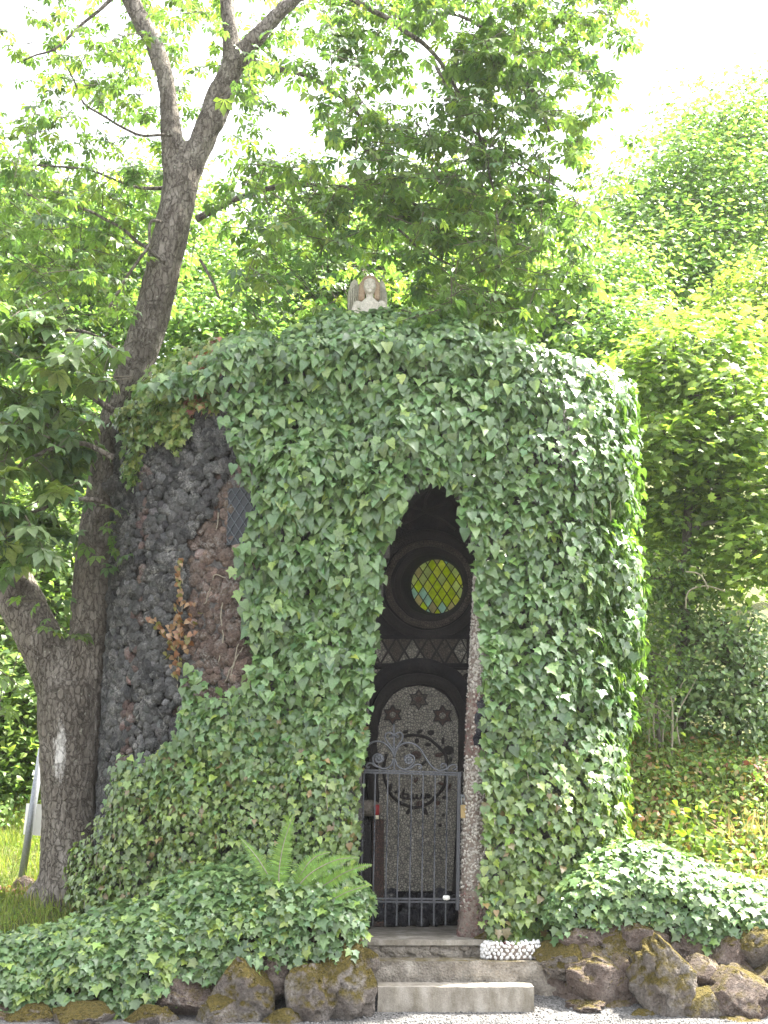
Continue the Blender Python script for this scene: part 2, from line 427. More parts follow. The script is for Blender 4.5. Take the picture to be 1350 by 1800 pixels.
def leaf_plant(parent, tmpl, pos, N, T, s, col, mat, name_mass, single=300, score=None, mass=None):
    """'single' leaves that show largest become objects of their own; the others stay one mass"""
    R = frames(N, T); n = len(pos)
    view = unit(np.array((0, 0, CZ)) - pos); sc = np.asarray(s) ** 2 * np.abs((unit(N) * view).sum(1)) / (np.linalg.norm(pos - np.array((0, 0, CZ)), axis=1) ** 2)
    if score is not None: sc = sc * score
    q = PX(pos); inside = (q[:, 0] > 0) & (q[:, 0] < 1350) & (q[:, 1] > 0) & (q[:, 1] < 1800)
    sc = np.where(inside, sc, 0)
    idx = np.argsort(-sc)[:single]; m = np.ones(n, bool); m[idx] = False
    V, F, C = batch(tmpl, pos[m], R[m], np.asarray(s)[m], col[m])
    o = None
    if mass is not None: mass.append((V, F, C))
    else: o = mobj(name_mass, V, F, mat, parent, True, C, kind='stuff')
    if single:
        var = [mesh_data('leaf', tmpl[0], tmpl[1], mat, True, np.tile(col[j], (len(tmpl[0]), 1))) for j in [i_ for i_ in idx if col[i_][1] > col[i_][0] * 1.15][:: max(1, single // 30)]]
        for j, i in enumerate(idx): place('leaf', var[j % len(var)], parent, pos[i], R[i], s[i])
    return o
# ------------------------------------------------------------------ ground
def sstep(a, b, x): t = np.clip((x - a) / (b - a), 0, 1); return t * t * (3 - 2 * t)

def H(x, y):
    x = np.asarray(x, float); y = np.asarray(y, float)
    h = .40 + 0 * x
    right = sstep(1.7, 2.5, x); left = 1 - sstep(-3.2, -2.4, x)
    h = h + right * (.12 + 1.55 * sstep(11.6, 14.8, y)) + left * .34 * sstep(10.6, 12.2, y) + left * .45 * sstep(12.2, 14.2, y) + left * .5 * sstep(14.2, 17, y)
    h = h + np.maximum(y - 14.6, 0) * (.30 + .30 * right) * sstep(14, 18, y)
    h = h - .25 * left * (1 - sstep(10.4, 11.6, y))
    p = np.stack((x.ravel(), y.ravel(), 0 * x.ravel()), 1)
    return h + (.10 * noise(p, .9, 3, 3) * sstep(10.9, 12, y).ravel()).reshape(h.shape)

def grid_mesh(xs, ys, zf):
    X, Y = np.meshgrid(xs, ys); Z = zf(X, Y); nx, ny = len(xs), len(ys)
    V = np.stack((X.ravel(), Y.ravel(), Z.ravel()), 1)
    i = np.arange(nx * ny).reshape(ny, nx)
    F = np.stack((i[:-1, :-1], i[:-1, 1:], i[1:, 1:], i[1:, :-1]), -1).reshape(-1, 4)
    return V, F

def gravel_mat():
    m, nt, b = new_mat('gravel'); pos = geo_pos(nt)
    vo = nd(nt, 'ShaderNodeTexVoronoi', Scale=70); nt.links.new(pos, vo.inputs['Vector'])
    sx = nd(nt, 'ShaderNodeSeparateColor'); nt.links.new(vo.outputs['Color'], sx.inputs[0])
    n = tex_noise(nt, 2, 6, .6, pos)
    c = ramp(nt, sx.outputs[0], [(.0, (.06, .058, .056)), (.5, (.11, .107, .104)), (1, (.175, .172, .168))]).outputs[0]
    c = mix(nt, c, ramp(nt, n.outputs[0], [(.3, (.75, .72, .68)), (.7, (1.1, 1.1, 1.1))]).outputs[0], 1, 'MULTIPLY')
    nt.links.new(c, b.inputs['Base Color']); b.inputs['Roughness'].default_value = .9
    bump(nt, b, vo.outputs['Distance'], .9, .012); return m
M_GRAVEL = gravel_mat()
def GZ(x, y): return .13 * sstep(9.9, 10.6, y) + .008 * noise(np.stack((x.ravel(), y.ravel(), 0 * x.ravel()), 1), 3, 8, 3).reshape(x.shape)
xs = np.concatenate(([-120, -60, -12], np.arange(-5, 5.01, .12), [12, 60, 120])); ys = np.concatenate(([-120, -40, -5, 4], np.arange(8, 10.9, .1)))
V, F = grid_mesh(xs, ys, GZ); mobj('gravel_path', V, F, M_GRAVEL, None, True, kind='structure')

def earth_mat():
    m, nt, b = new_mat('grassy_earth'); pos = geo_pos(nt)
    n = tex_noise(nt, 2.5, 8, .7, pos); n2 = tex_noise(nt, 30, 6, .7, pos)
    c = ramp(nt, n.outputs[0], [(.3, (.06, .075, .022)), (.5, (.11, .12, .04)), (.7, (.16, .14, .065))]).outputs[0]
    c = mix(nt, c, ramp(nt, n2.outputs[0], [(.3, (.6, .6, .6)), (.7, (1.4, 1.4, 1.3))]).outputs[0], 1, 'MULTIPLY')
    nt.links.new(c, b.inputs['Base Color']); b.inputs['Roughness'].default_value = .95; bump(nt, b, n2.outputs[0], .9, .03); return m
M_EARTH = earth_mat()
xs = np.concatenate(([-120, -50, -20], np.arange(-9, 12.01, .25), [20, 50, 120])); ys = np.concatenate(([10.62], np.arange(10.75, 26, .25), [30, 36, 44, 60, 90, 150]))
def HH(X, Y):
    Z = np.minimum(H(X, Y), 26 + .01 * Y); Z[0, :] = -.05; return Z
V, F = grid_mesh(xs, ys, HH); mobj('hillside', V, F, M_EARTH, None, True, kind='structure')

# loose stones on the path
n = 6500; x = rng.uniform(-.6, 3.2, n); y = rng.uniform(9.55, 10.7, n)
pos = np.stack((x, y, GZ(x, y) + .002), 1); R = frames(unit(rng.normal(0, .35, (n, 3)) + (0, 0, 1)), rng.normal(0, 1, (n, 3)))
PEB = (ICO[0][0] * np.array((1, .8, .6)), ICO[0][1])
g = rng.uniform(.05, .18, (n, 1)); V, F, C = batch(PEB, pos, R, rng.uniform(.004, .011, n) * (1 + (rng.random(n) > .97)), np.concatenate((g * 1.02, g, g * .97), 1))
mobj('loose_gravel', V, F, rock_mat('loose_gravel', (.2,) * 3, (.3,) * 3, (.4,) * 3, useattr=True, bumpd=.002), None, True, C, kind='stuff', label='loose grey gravel scattered over the path', category='gravel')

# ------------------------------------------------------------------ the chapel
CH = thing('grotto_chapel', 'dark lava stone grotto chapel overgrown with ivy, with narrow pointed doorway', 'chapel', (-.25, 11.9, .40))
ctrl = [(-2.2, 12.8), (-2.64, 12.35), (-2.58, 11.9), (-2.18, 11.5), (-1.55, 11.2), (-.8, 11.02), (.3, 10.95), (1.2, 11.0), (1.66, 11.22), (1.90, 11.65), (1.92, 12.2), (1.65, 12.8), (.8, 12.95), (-1.0, 12.95)]
cc = np.array(ctrl + ctrl[:3], float)
OUT = smooth_path(cc, 24); i0, i1 = 24, 24 * 15
OUT = OUT[i0:i1 + 1]                                   # closed ring starting at the left flank, running along the front to the right
seg = np.linalg.norm(np.diff(OUT, axis=0), axis=1); SARC = np.concatenate(([0], np.cumsum(seg))); SLEN = SARC[-1]
def outline(s):
    s = np.mod(s, SLEN); x = np.interp(s, SARC, OUT[:, 0]); y = np.interp(s, SARC, OUT[:, 1])
    e = .03; dx = np.interp(np.mod(s + e, SLEN), SARC, OUT[:, 0]) - np.interp(np.mod(s - e, SLEN), SARC, OUT[:, 0]); dy = np.interp(np.mod(s + e, SLEN), SARC, OUT[:, 1]) - np.interp(np.mod(s - e, SLEN), SARC, OUT[:, 1])
    t = unit(np.stack((dx, dy), 1)); nrm = np.stack((t[:, 1], -t[:, 0]), 1)
    return np.stack((x, y), 1), nrm
def ztop(s):
    p, _ = outline(s); return 5.36 + .22 * sstep(-2.1, -1.2, p[:, 0]) - .22 * sstep(1.0, 2.1, p[:, 0])
CEN = np.array((-.22, 11.95))
def dome(s, r):
    p, _ = outline(s); q = CEN + (p - CEN) * r[:, None]
    k = np.maximum(0, 1 - r ** 2.2)
    return np.column_stack((q, ztop(s) + .46 * k * (1 - .25 * sstep(.3, 2, q[:, 0]))))

DOOR = [(612, 1700), (628, 1500), (640, 1300), (655, 1150), (668, 1050), (680, 970), (692, 925), (712, 885), (745, 850), (770, 838), (800, 862), (822, 915), (838, 975), (850, 1100), (856, 1300), (860, 1500), (866, 1700)]
wc = P(760, 1028, 12.95)                              # middle of the round window on the outer back wall
ds = .06; ns = int(SLEN / ds); svals = np.arange(ns) * SLEN / ns; nz = 90; us = np.linspace(0, 1, nz)
S_, U_ = np.meshgrid(svals, us); p, nrm = outline(S_.ravel()); zt = ztop(S_.ravel()); z = .30 + U_.ravel() * (zt - .30)
lump = .04 * noise(np.column_stack((p, z)), 2.2, 5, 2)
W = np.column_stack((p + nrm * lump[:, None], z))
i = np.arange(ns * nz).reshape(nz, ns); a = i[:-1]; b_ = i[1:]
F = np.stack((a, np.roll(a, -1, 1), np.roll(b_, -1, 1), b_), -1).reshape(-1, 4)
fc = W[F].mean(1); fpx = PX(fc)
hole = inpoly(fpx, DOOR) & (fc[:, 1] < 11.6)
hole |= (fc[:, 1] > 12.5) & (np.hypot(fc[:, 0] - wc[0], fc[:, 2] - wc[2] - .3) < .78)
# side window opening on the oblique face
SWIN = P(424, 908, 11.12)
WALL = mobj('wall', W, F[~hole], M_MORTAR, CH, True)
# roof
nr = 16; rr = np.linspace(1, 0.0, nr); S_, R_ = np.meshgrid(svals, rr); V = dome(S_.ravel(), R_.ravel())
i = np.arange(ns * nr).reshape(nr, ns); a = i[:-1]; b_ = i[1:]
F = np.stack((a, np.roll(a, -1, 1), np.roll(b_, -1, 1), b_), -1).reshape(-1, 4)
mobj('roof', V, F, M_MORTAR, CH)

# doorway reveals: the opening swept inwards to the room
dp = smooth_path(np.array(DOOR), 4)
fr = np.array([P(x, y, 11.0) for x, y in dp]); bk = fr.copy(); bk[:, 1] = 11.42; bk[:, 0] = bk[:, 0] * 1.0
midp = (fr + bk) / 2; midp[:, :] += .02 * noise(midp, 9, 4)[:, None]
fr = fr + .02 * noise(fr, 9, 2)[:, None]
V = np.concatenate((fr - (0, .05, 0), midp, bk)); m = len(fr)
F = [(r * m + k, r * m + k + 1, (r + 1) * m + k + 1, (r + 1) * m + k) for r in (0, 1) for k in range(m - 1)]
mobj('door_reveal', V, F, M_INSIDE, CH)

BW = 12.02                                            # back wall of the niche
FZ = P(740, 1650, 10.72)[2]                           # floor level inside
xl, xr, zc = -.75, 1.25, 5.0
V, F = [], []
for (A, B_) in (((xl, 11.3, FZ - .2), (xl, BW + .3, zc)), ((xr, 11.3, FZ - .2), (xr, BW + .3, zc))):
    ys_ = np.linspace(A[1], B_[1], 10); zs = np.linspace(A[2], B_[2], 40)
    Y_, Z_ = np.meshgrid(ys_, zs); q = np.column_stack((np.full(Y_.size, A[0]), Y_.ravel(), Z_.ravel()))
    q[:, 0] += .05 * noise(q, 5, 3, 2); k0 = len(V); V += list(q)
    for r in range(39):
        for c_ in range(9): F.append((k0 + r * 10 + c_, k0 + r * 10 + c_ + 1, k0 + (r + 1) * 10 + c_ + 1, k0 + (r + 1) * 10 + c_))
k0 = len(V); V += [(xl - .1, 11.2, zc), (xr + .1, 11.2, zc), (xr + .1, BW + .3, zc), (xl - .1, BW + .3, zc)]; F.append((k0, k0 + 1, k0 + 2, k0 + 3))
# inner face of the front wall either side of the opening is closed by two strips
for xa, xb in ((xl - .1, P(640, 1300, 11.42)[0] - .0), (P(853, 1300, 11.42)[0], xr + .1)):
    k0 = len(V); V += [(xa, 11.42, FZ - .2), (xb, 11.42, FZ - .2), (xb, 11.42, zc), (xa, 11.42, zc)]; F.append((k0, k0 + 1, k0 + 2, k0 + 3))
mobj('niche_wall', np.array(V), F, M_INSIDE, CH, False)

# back wall with the round opening of the window
wcb = P(764, 1029, BW); wr0 = 62 * mpp(wcb)
na = 72; ang = np.arange(na) * 2 * np.pi / na
inner = np.column_stack((wcb[0] + wr0 * np.cos(ang), np.full(na, BW), wcb[2] + wr0 * np.sin(ang)))
rings = [inner]
for t in np.linspace(.12, 1, 9):
    tx = np.where(np.cos(ang) > 0, (xr + .05 - wcb[0]), (wcb[0] - xl + .05)) / np.maximum(np.abs(np.cos(ang)), 1e-6)
    tz = np.where(np.sin(ang) > 0, (zc - wcb[2]), (wcb[2] - FZ + .1)) / np.maximum(np.abs(np.sin(ang)), 1e-6)
    L = np.minimum(tx, tz); q = np.column_stack((wcb[0] + (wr0 + (L - wr0) * t) * np.cos(ang), np.full(na, BW), wcb[2] + (wr0 + (L - wr0) * t) * np.sin(ang)))
    q[:, 1] += .03 * noise(q, 6, 9, 2); rings.append(q)
V = np.concatenate(rings); F = [(r * na + k, r * na + (k + 1) % na, (r + 1) * na + (k + 1) % na, (r + 1) * na + k) for r in range(9) for k in range(na)]
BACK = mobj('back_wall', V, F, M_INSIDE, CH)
# tunnel of the window through the wall
wg = P(768, 1031, 12.36); rgx, rgz = 47 * mpp(wg), 50 * mpp(wg)
def ring(c, rx, rz, y): return np.column_stack((c[0] + rx * np.cos(ang), np.full(na, y), c[2] + rz * np.sin(ang)))
tun = [inner, ring(wg, rgx * 1.06, rgz * 1.06, 12.30), ring(wg, rgx * 1.0, rgz * 1.0, 12.37), ring(wc + (0, 0, .18), .55, .55, 12.7), ring(wc + (0, 0, .3), .85, .85, 13.02)]  # unseen outer rings flared wide, added to let sun reach the glass
for k in (1,): tun[k] = tun[k] + .012 * noise(tun[k], 14, 3)[:, None]
V = np.concatenate(tun); F = [(r * na + k, r * na + (k + 1) % na, (r + 1) * na + (k + 1) % na, (r + 1) * na + k) for r in range(4) for k in range(na)]
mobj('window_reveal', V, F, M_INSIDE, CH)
# moulded rings round the window
def torus(name, cpx, cpy, rpx, wpx, Yc, mat, parent, a0=0, a1=360, sq=1.0, nz_=.006):
    c = P(cpx, cpy, Yc); k = mpp(c); a = np.radians(np.linspace(a0, a1, 60))
    path = np.column_stack((c[0] + rpx * k * np.cos(a), np.full(60, Yc), c[2] + rpx * k * np.sin(a) * sq)); path += nz_ * noise(path, 8, 2)[:, None]
    V, F = tube(path, wpx * k, 8); return mobj(name, V, F, mat, parent)
torus('window_moulding', 752, 1027, 90, 9, BW - .03, M_MOSAIC_BLK, CH)
torus('window_moulding', 754, 1026, 73, 6, BW - .02, M_MOSAIC_DK, CH)
torus('window_moulding', 760, 1028, 61, 6, BW - .01, M_MOSAIC_BLK, CH)

# leaded round window: every pane on its own
def clip_poly(poly, c, rx, rz, n=40):
    out = [tuple(p) for p in poly]
    for k in range(n):
        a = 2 * math.pi * k / n; nx, nz_ = math.cos(a) / rx, math.sin(a) / rz
        f = lambda p: (p[0] - c[0]) * nx + (p[1] - c[1]) * nz_ - 1.0
        new = []
        for i_ in range(len(out)):
            p0, p1 = out[i_], out[(i_ + 1) % len(out)]; f0, f1 = f(p0), f(p1)
            if f0 <= 0: new.append(p0)
            if (f0 < 0 < f1) or (f1 < 0 < f0):
                t = f0 / (f0 - f1); new.append((p0[0] + t * (p1[0] - p0[0]), p0[1] + t * (p1[1] - p0[1])))
        out = new
        if len(out) < 3: return []
    return out
def glass_mat(name, c):
    m, nt, b = new_mat(name); pos = geo_pos(nt); n = tex_noise(nt, 14, 4, .6, pos)
    t = nt.nodes.new('ShaderNodeBsdfTranslucent'); cc_ = mix(nt, c, ramp(nt, n.outputs[0], [(.3, (.7, .7, .7)), (.7, (1.2, 1.2, 1.2))]).outputs[0], 1, 'MULTIPLY')
    nt.links.new(cc_, t.inputs[0]); b.inputs['Roughness'].default_value = .12; nt.links.new(cc_, b.inputs['Base Color'])
    ms = nd(nt, 'ShaderNodeMixShader'); ms.inputs[0].default_value = .96; nt.links.new(b.outputs[0], ms.inputs[1]); nt.links.new(t.outputs[0], ms.inputs[2])
    nt.links.new(ms.outputs[0], nt.nodes['Material Output'].inputs[0]); return m
GL = [glass_mat('stained_glass', c) for c in ((.66, .72, .08), (.78, .78, .20), (.55, .58, .30), (.55, .72, .68), (.62, .54, .32), (.74, .78, .42), (.52, .44, .28))]
RW = link('round_window', None, CH, wg)
dw, dh = 16.6 * mpp(wg), 25.6 * mpp(wg); cames = []
for i in range(-5, 6):
    for j in range(-5, 6):
        cx, cz = wg[0] + (i - j) * dw / 2 + .003, wg[2] + (i + j) * dh / 2
        poly = [(cx - dw / 2, cz), (cx, cz - dh / 2), (cx + dw / 2, cz), (cx, cz + dh / 2)]
        sh = [(cx + (x - cx) * .97, cz + (z_ - cz) * .97) for x, z_ in poly]
        q = clip_poly(sh, (wg[0], wg[2]), rgx, rgz)
        if len(q) < 3: continue
        xs_ = [v[0] for v in q]; zs_ = [v[1] for v in q]
        if (max(xs_) - min(xs_)) < .2 * dw: continue
        tilt = rng.normal(0, .002)
        V = [(x, 12.355 + tilt, z_) for x, z_ in q] + [(x, 12.360 + tilt, z_) for x, z_ in q]; m = len(q)
        F = [tuple(range(m)), tuple(range(2 * m - 1, m - 1, -1))] + [(k, m + k, m + (k + 1) % m, (k + 1) % m) for k in range(m)]
        mobj('pane', np.array(V), F, GL[rng.choice(7, p=(.17, .17, .18, .18, .1, .12, .08))], RW, False)
parts = []
for sgn in (1, -1):
    for k in range(-6, 7):
        # came lines run along the diamond edges
        off = (k + .5) * dw
        d = np.array((dw, sgn * dh)); d = d / np.hypot(*d); base = np.array((wg[0] + off + .003, wg[2]))
        ts = [t for t in np.linspace(-.6, .6, 241) if ((base[0] + d[0] * t - wg[0]) / rgx) ** 2 + ((base[1] + d[1] * t - wg[2]) / rgz) ** 2 < 1]
        if len(ts) > 3:
            a_, b2 = base + d * ts[0], base + d * ts[-1]
            parts.append(tube([(a_[0], 12.352, a_[1]), (b2[0], 12.352, b2[1])], .0055, 6))
V, F = cat_(parts); mobj('lead_cames', V, F, M_LEAD, RW, False)
V, F = tube(np.concatenate((ring(wg, rgx, rgz, 12.35), ring(wg, rgx, rgz, 12.35)[:1])), .012, 6); mobj('window_rim', V, F, M_LEAD, RW)

# arched mosaic panel, its dark arch, stars, wreath and inscription
def Z1(x, y, Y=None): return P(640 + x / 6.136, 1190 + y / 6.136, Y if Y else BW - .05)
arch = [(150, 1600), (140, 1100), (135, 800), (150, 560), (200, 350), (300, 200), (430, 115), (590, 92), (750, 120), (880, 200), (970, 320), (1015, 450), (1015, 700), (1010, 1000), (995, 1400), (985, 1700), (950, 2310), (160, 2310)]
A = np.array([Z1(x, y, BW - .05) for x, y in arch])
ctr = A.mean(0); Bk = A.copy(); Bk[:, 1] = BW + .02; m = len(A)
V = np.concatenate((A, Bk)); F = [tuple(range(m))] + [(k, m + k, m + (k + 1) % m, (k + 1) % m) for k in range(m)]
PAN = mobj('mosaic_panel', V, F, M_MOSAIC, CH, False)
ao = [(130, 2330), (110, 1500), (85, 900), (95, 560), (140, 330), (250, 150), (400, 50), (590, 20), (770, 45), (930, 130), (1040, 280), (1080, 450), (1085, 800), (1065, 1300), (1030, 2000), (1010, 2330)]
V, F = tube(smooth_path([Z1(x, y, BW - .07) for x, y in ao], 5), 60 / 6.136 * mpp(A[0]), 8); V[:, 1] += .02 * noise(V, 12, 2); V[:, 0] += .02 * noise(V, 12, 7)
mobj('arch_moulding', V, F, M_MOSAIC_BLK, CH)
ao2 = [(-40, 800), (-30, 450), (60, 180), (220, -20), (420, -110), (590, -135), (780, -110), (960, 0), (1090, 150), (1160, 330)]
V, F = tube(smooth_path([Z1(x, y, BW - .04) for x, y in ao2], 5), 75 / 6.136 * mpp(A[0]), 8); V += .02 * noise(V, 12, 3)[:, None]
mobj('arch_moulding', V, F, M_INSIDE, CH)
k6 = mpp(A[0]) / 6.136
for sx, sy, sr, mt in ((588, 245, 108, M_MOSAIC_DK), (308, 408, 105, M_MOSAIC_RED), (845, 418, 112, M_MOSAIC_RED)):
    o_, i_ = [], []
    for q in range(12):
        a_ = math.pi / 2 + q * math.pi / 6; r_ = sr if q % 2 == 0 else sr * .60
        o_.append(Z1(sx + r_ * math.cos(a_), sy - r_ * math.sin(a_), BW - .062)); i_.append(Z1(sx + r_ * .8 * math.cos(a_), sy - r_ * .8 * math.sin(a_), BW - .066))
    st = mobj('star', np.array(o_ + [p + (0, .02, 0) for p in o_]), [tuple(range(12))] + [(q, 12 + q, 12 + (q + 1) % 12, (q + 1) % 12) for q in range(12)], mt, CH, False)
    V, F = tube(np.array(o_ + o_[:1]), .009, 6); mobj('star_outline', V, F, M_MOSAIC_BLK, st)
    c_ = Z1(sx, sy, BW - .07); V = ICO[1][0] * np.array((sr * .33 * k6, .008, sr * .33 * k6)) + c_; mobj('star_centre', V, ICO[1][1], M_MOSAIC if mt is M_MOSAIC_RED else M_MOSAIC_RED, st)
wr = [(430, 645), (500, 628), (590, 632), (690, 660), (760, 715), (830, 780), (880, 850), (890, 950), (885, 1060), (870, 1150), (840, 1215), (770, 1290), (700, 1360), (560, 1410), (470, 1390), (380, 1350), (300, 1280), (250, 1180), (215, 1060), (215, 940), (245, 830)]
V, F = tube(smooth_path([Z1(x, y, BW - .055) for x, y in wr], 5), .017, 6); WRE = mobj('wreath', V, F, M_MOSAIC_BLK, CH)
for lx, ly, ra, rb, an, mt in ((450, 590, 34, 20, 20, 0), (600, 590, 36, 20, 25, 0), (720, 600, 40, 30, 0, 0), (570, 690, 30, 26, 90, 0), (690, 730, 36, 22, 0, 0), (850, 690, 40, 20, 90, 0), (810, 840, 50, 26, 10, 1), (930, 900, 40, 20, 70, 0), (910, 790, 60, 52, 0, 0), (920, 1180, 36, 18, 60, 1), (870, 1300, 34, 18, 0, 0), (795, 1360, 28, 24, 0, 1), (600, 1370, 40, 34, 0, 1), (480, 1450, 40, 24, 50, 0), (660, 1450, 44, 24, -60, 0), (290, 1180, 36, 18, 90, 0), (350, 1240, 30, 16, 20, 0), (560, 840, 60, 46, 10, 1), (640, 930, 44, 16, 40, 0), (560, 1110, 34, 22, 60, 1), (440, 730, 40, 18, -40, 0), (830, 1150, 44, 16, -10, 1), (855, 1490, 16, 16, 0, 0), (820, 1600, 20, 20, 0, 0)):
    c_ = Z1(lx, ly, BW - .058); ca, sa = math.cos(math.radians(an)), math.sin(math.radians(an)); q = ICO[1][0]
    u_, v_ = q[:, 0] * ra * k6, q[:, 2] * rb * k6
    mobj('mosaic_leaf', np.column_stack((c_[0] + u_ * ca - v_ * sa, c_[1] + q[:, 1] * .010, c_[2] + u_ * sa + v_ * ca)), ICO[1][1], M_MOSAIC_RED if mt else M_MOSAIC_BLK, WRE)
parts = []
for st in (((432, 1215), (412, 1262), (385, 1300)), ((385, 1290), (430, 1265), (470, 1268), (480, 1295), (440, 1305), (398, 1285)), ((398, 1300), (460, 1312), (520, 1318)), ((520, 1265), (525, 1300), (545, 1312), (565, 1295), (568, 1262)), ((568, 1270), (575, 1305), (600, 1310), (618, 1285), (622, 1262)), ((622, 1262), (632, 1305), (655, 1305), (668, 1275), (672, 1255)), ((672, 1258), (690, 1300), (705, 1285), (700, 1262)), ((722, 1280), (732, 1286))):
    parts.append(tube(smooth_path([Z1(x, y, BW - .056) for x, y in st], 4), .011, 6))
V, F = cat_(parts); mobj('inscription', V, F, M_MOSAIC_BLK, CH)
# band of diamonds between two rails
def Z5(x, y, Y): return P(600 + x / 4.5, 820 + y / 4.5, Y)
A_, B2 = Z5(240, 1570, BW - .03), Z5(1010, 1345, BW - .03)
V, F = box((A_[0], BW - .025, A_[2]), (B2[0], BW + .02, B2[2])); BAND = mobj('mosaic_band', V, F, M_MOSAIC_BLK, CH, False)
for i in range(-1, 8):
    cx = 308 + i * 127.
    for dxp, dyp, up in ((0, 0, 0), (63.5, -54, -1), (63.5, 54, 1)):
        x0, y0 = cx + dxp, 1457 + dyp
        w_, h_ = 52, 88
        poly = [(x0 - w_, 1457), (x0, 1457 - h_), (x0 + w_, 1457), (x0, 1457 + h_)] if up == 0 else ([(x0 - w_ + 4, 1362), (x0 + w_ - 4, 1362), (x0, 1440)] if up < 0 else [(x0 - w_ + 4, 1553), (x0, 1474), (x0 + w_ - 4, 1553)])
        poly = [(min(max(x, 268), 990), y) for x, y in poly]
        if max(x for x, _ in poly) - min(x for x, _ in poly) < 10: continue
        f_ = np.array([Z5(x, y, BW - .05) for x, y in poly]); m = len(f_)
        mobj('diamond_tile', np.concatenate((f_, f_ + (0, .03, 0))), [tuple(range(m))] + [(k, m + k, m + (k + 1) % m, (k + 1) % m) for k in range(m)], M_MOSAIC_DK if rng.random() < .35 else M_MOSAIC, BAND, False)
for yy in (1352, 1575):
    V, F = box(Z5(235, yy + 12, BW - .07), Z5(1015, yy - 10, BW)); mobj('band_rail', V, F, M_INSIDE, CH, False)
# spandrels with curls beside the arch
for pts in (((245, 1605), (410, 1605), (330, 1660), (250, 1760)), ((840, 1610), (1020, 1610), (1025, 1720), (960, 1700))):
    f_ = np.array([Z5(x, y, BW - .035) for x, y in pts]); m = 4
    mobj('spandrel', np.concatenate((f_, f_ + (0, .04, 0))), [(0, 1, 2, 3)] + [(k, 4 + k, 4 + (k + 1) % 4, (k + 1) % 4) for k in range(4)], M_MOSAIC, CH, False)
for cx_, cy_ in ((1000, 1670), (270, 1665)):
    pth = [Z5(cx_ + r_ * math.cos(a_), cy_ + r_ * math.sin(a_), BW - .045) for a_, r_ in zip(np.linspace(0, 4.2 * math.pi, 40), np.linspace(42, 6, 40))]
    V, F = tube(pth, .010, 6); mobj('curl', V, F, M_MOSAIC_BLK, CH)
# rough mullions above the window
for pts in (((385, 495), (560, 420), (660, 365), (760, 400), (900, 500)), ((520, 300), (660, 345), (800, 300)), ((660, 365), (665, 260), (740, 130))):
    V, F = tube(smooth_path([Z5(x, y, BW - .03) for x, y in pts], 6), .014, 6); V += .008 * noise(V, 20, 3)[:, None]; mobj('rough_joint', V, F, M_MOSAIC_BLK, CH)
# floor, black rubble below the panel, ledge with candle
V, F = box((xl - .05, 10.98, FZ - .3), (xr + .05, BW + .1, FZ - .004)); mobj('floor_slab', V, F, M_CONC, CH, False)
def stone_mesh(r, sub=2, rough=.25, seed=0, sq=(1, 1, 1)):
    V, F = ICO[sub]; n_ = noise(V, 1.3, seed, 2); n2 = noise(V, 3.1, seed + 9, 2)
    return V * (1 + rough * n_ + rough * .45 * n2)[:, None] * r * np.array(sq), F
M_BLK = rock_mat('black_slag', (.015, .015, .02), (.03, .03, .036), (.09, .09, .10), white=.35, scale=8)
for k in range(26):
    c_ = P(rng.uniform(655, 800), rng.uniform(1575, 1618), BW - .10); V, F = stone_mesh(rng.uniform(.05, .085), 2, .35, k); mobj('slag_stone', V + c_, F, M_BLK, CH)
a_, b2 = P(610, 1620, 11.75), P(652, 1440, 11.75)
V, F = box((xl, 11.6, FZ), (b2[0], BW, b2[2] - .01)); mobj('side_ledge', V, F, M_INSIDE, CH, False)
a_, b2 = P(655, 1566, BW - .12), P(675, 1440, BW - .12)
V, F = box((a_[0], BW - .16, FZ), (b2[0], BW - .02, b2[2])); V[:, 0] += .0; mobj('red_pier', V, F, M_MOSAIC_RED, CH, False)
# jamb of pale pebbles on the right of the doorway
jl = [(806, 1648), (812, 1560), (815, 1450), (819, 1350), (823, 1250), (828, 1150), (833, 1060), (836, 1000)]
jr = [(862, 1648), (852, 1560), (850, 1450), (850, 1350), (850, 1250), (850, 1150), (850, 1060), (850, 1000)]
JY = 10.93; path_l = np.array([P(x, y, JY) for x, y in jl]); path_r = np.array([P(x + 12, y, JY) for x, y in jr])
L_, R_ = smooth_path(path_l, 6), smooth_path(path_r, 6); m = len(L_); prof = [(0, .26), (0, .05), (.15, 0), (.5, -.02), (.85, .02), (1, .1), (1, .3)]
V = np.concatenate([L_ + (R_ - L_) * u + np.array((0, dy, 0)) for u, dy in prof]); V += (.012 * noise(V, 12, 5, 2))[:, None]
F = [(r * m + k, r * m + k + 1, (r + 1) * m + k + 1, (r + 1) * m + k) for r in range(len(prof) - 1) for k in range(m - 1)]
M_JAMB = rock_mat('jamb_mortar', (.16, .12, .10), (.22, .18, .15), (.30, .26, .22), scale=8, bumpd=.012)
JAMB = mobj('door_jamb', V, F, M_JAMB, CH)
pp, cl, sz = [], [], []
for k in range(2600):
    t = rng.uniform(0, 1); u = rng.uniform(-.12, .9); i_ = t * (m - 1); a_ = int(min(i_, m - 2)); f_ = i_ - a_
    l_ = L_[a_] * (1 - f_) + L_[a_ + 1] * f_; r_ = R_[a_] * (1 - f_) + R_[a_ + 1] * f_
    p_ = l_ + (r_ - l_) * max(u, 0); p_[1] += np.interp(max(u, 0), (0, .15, .5, .85, 1), (.05, 0, -.02, .02, .1)) + (0 if u > 0 else -u * 1.6)
    y_ = PX(p_)[0, 1]
    red = y_ > 1570 + rng.normal(0, 20) or (1215 < y_ < 1330 and rng.random() < .8)
    if red and rng.random() < .35: continue
    pp.append(p_); sz.append(rng.uniform(.010, .017)); g = rng.uniform(.26, .52)
    cl.append((.15 + .05 * rng.random(), .115, .10) if red else (g, g * .93, g * .82))
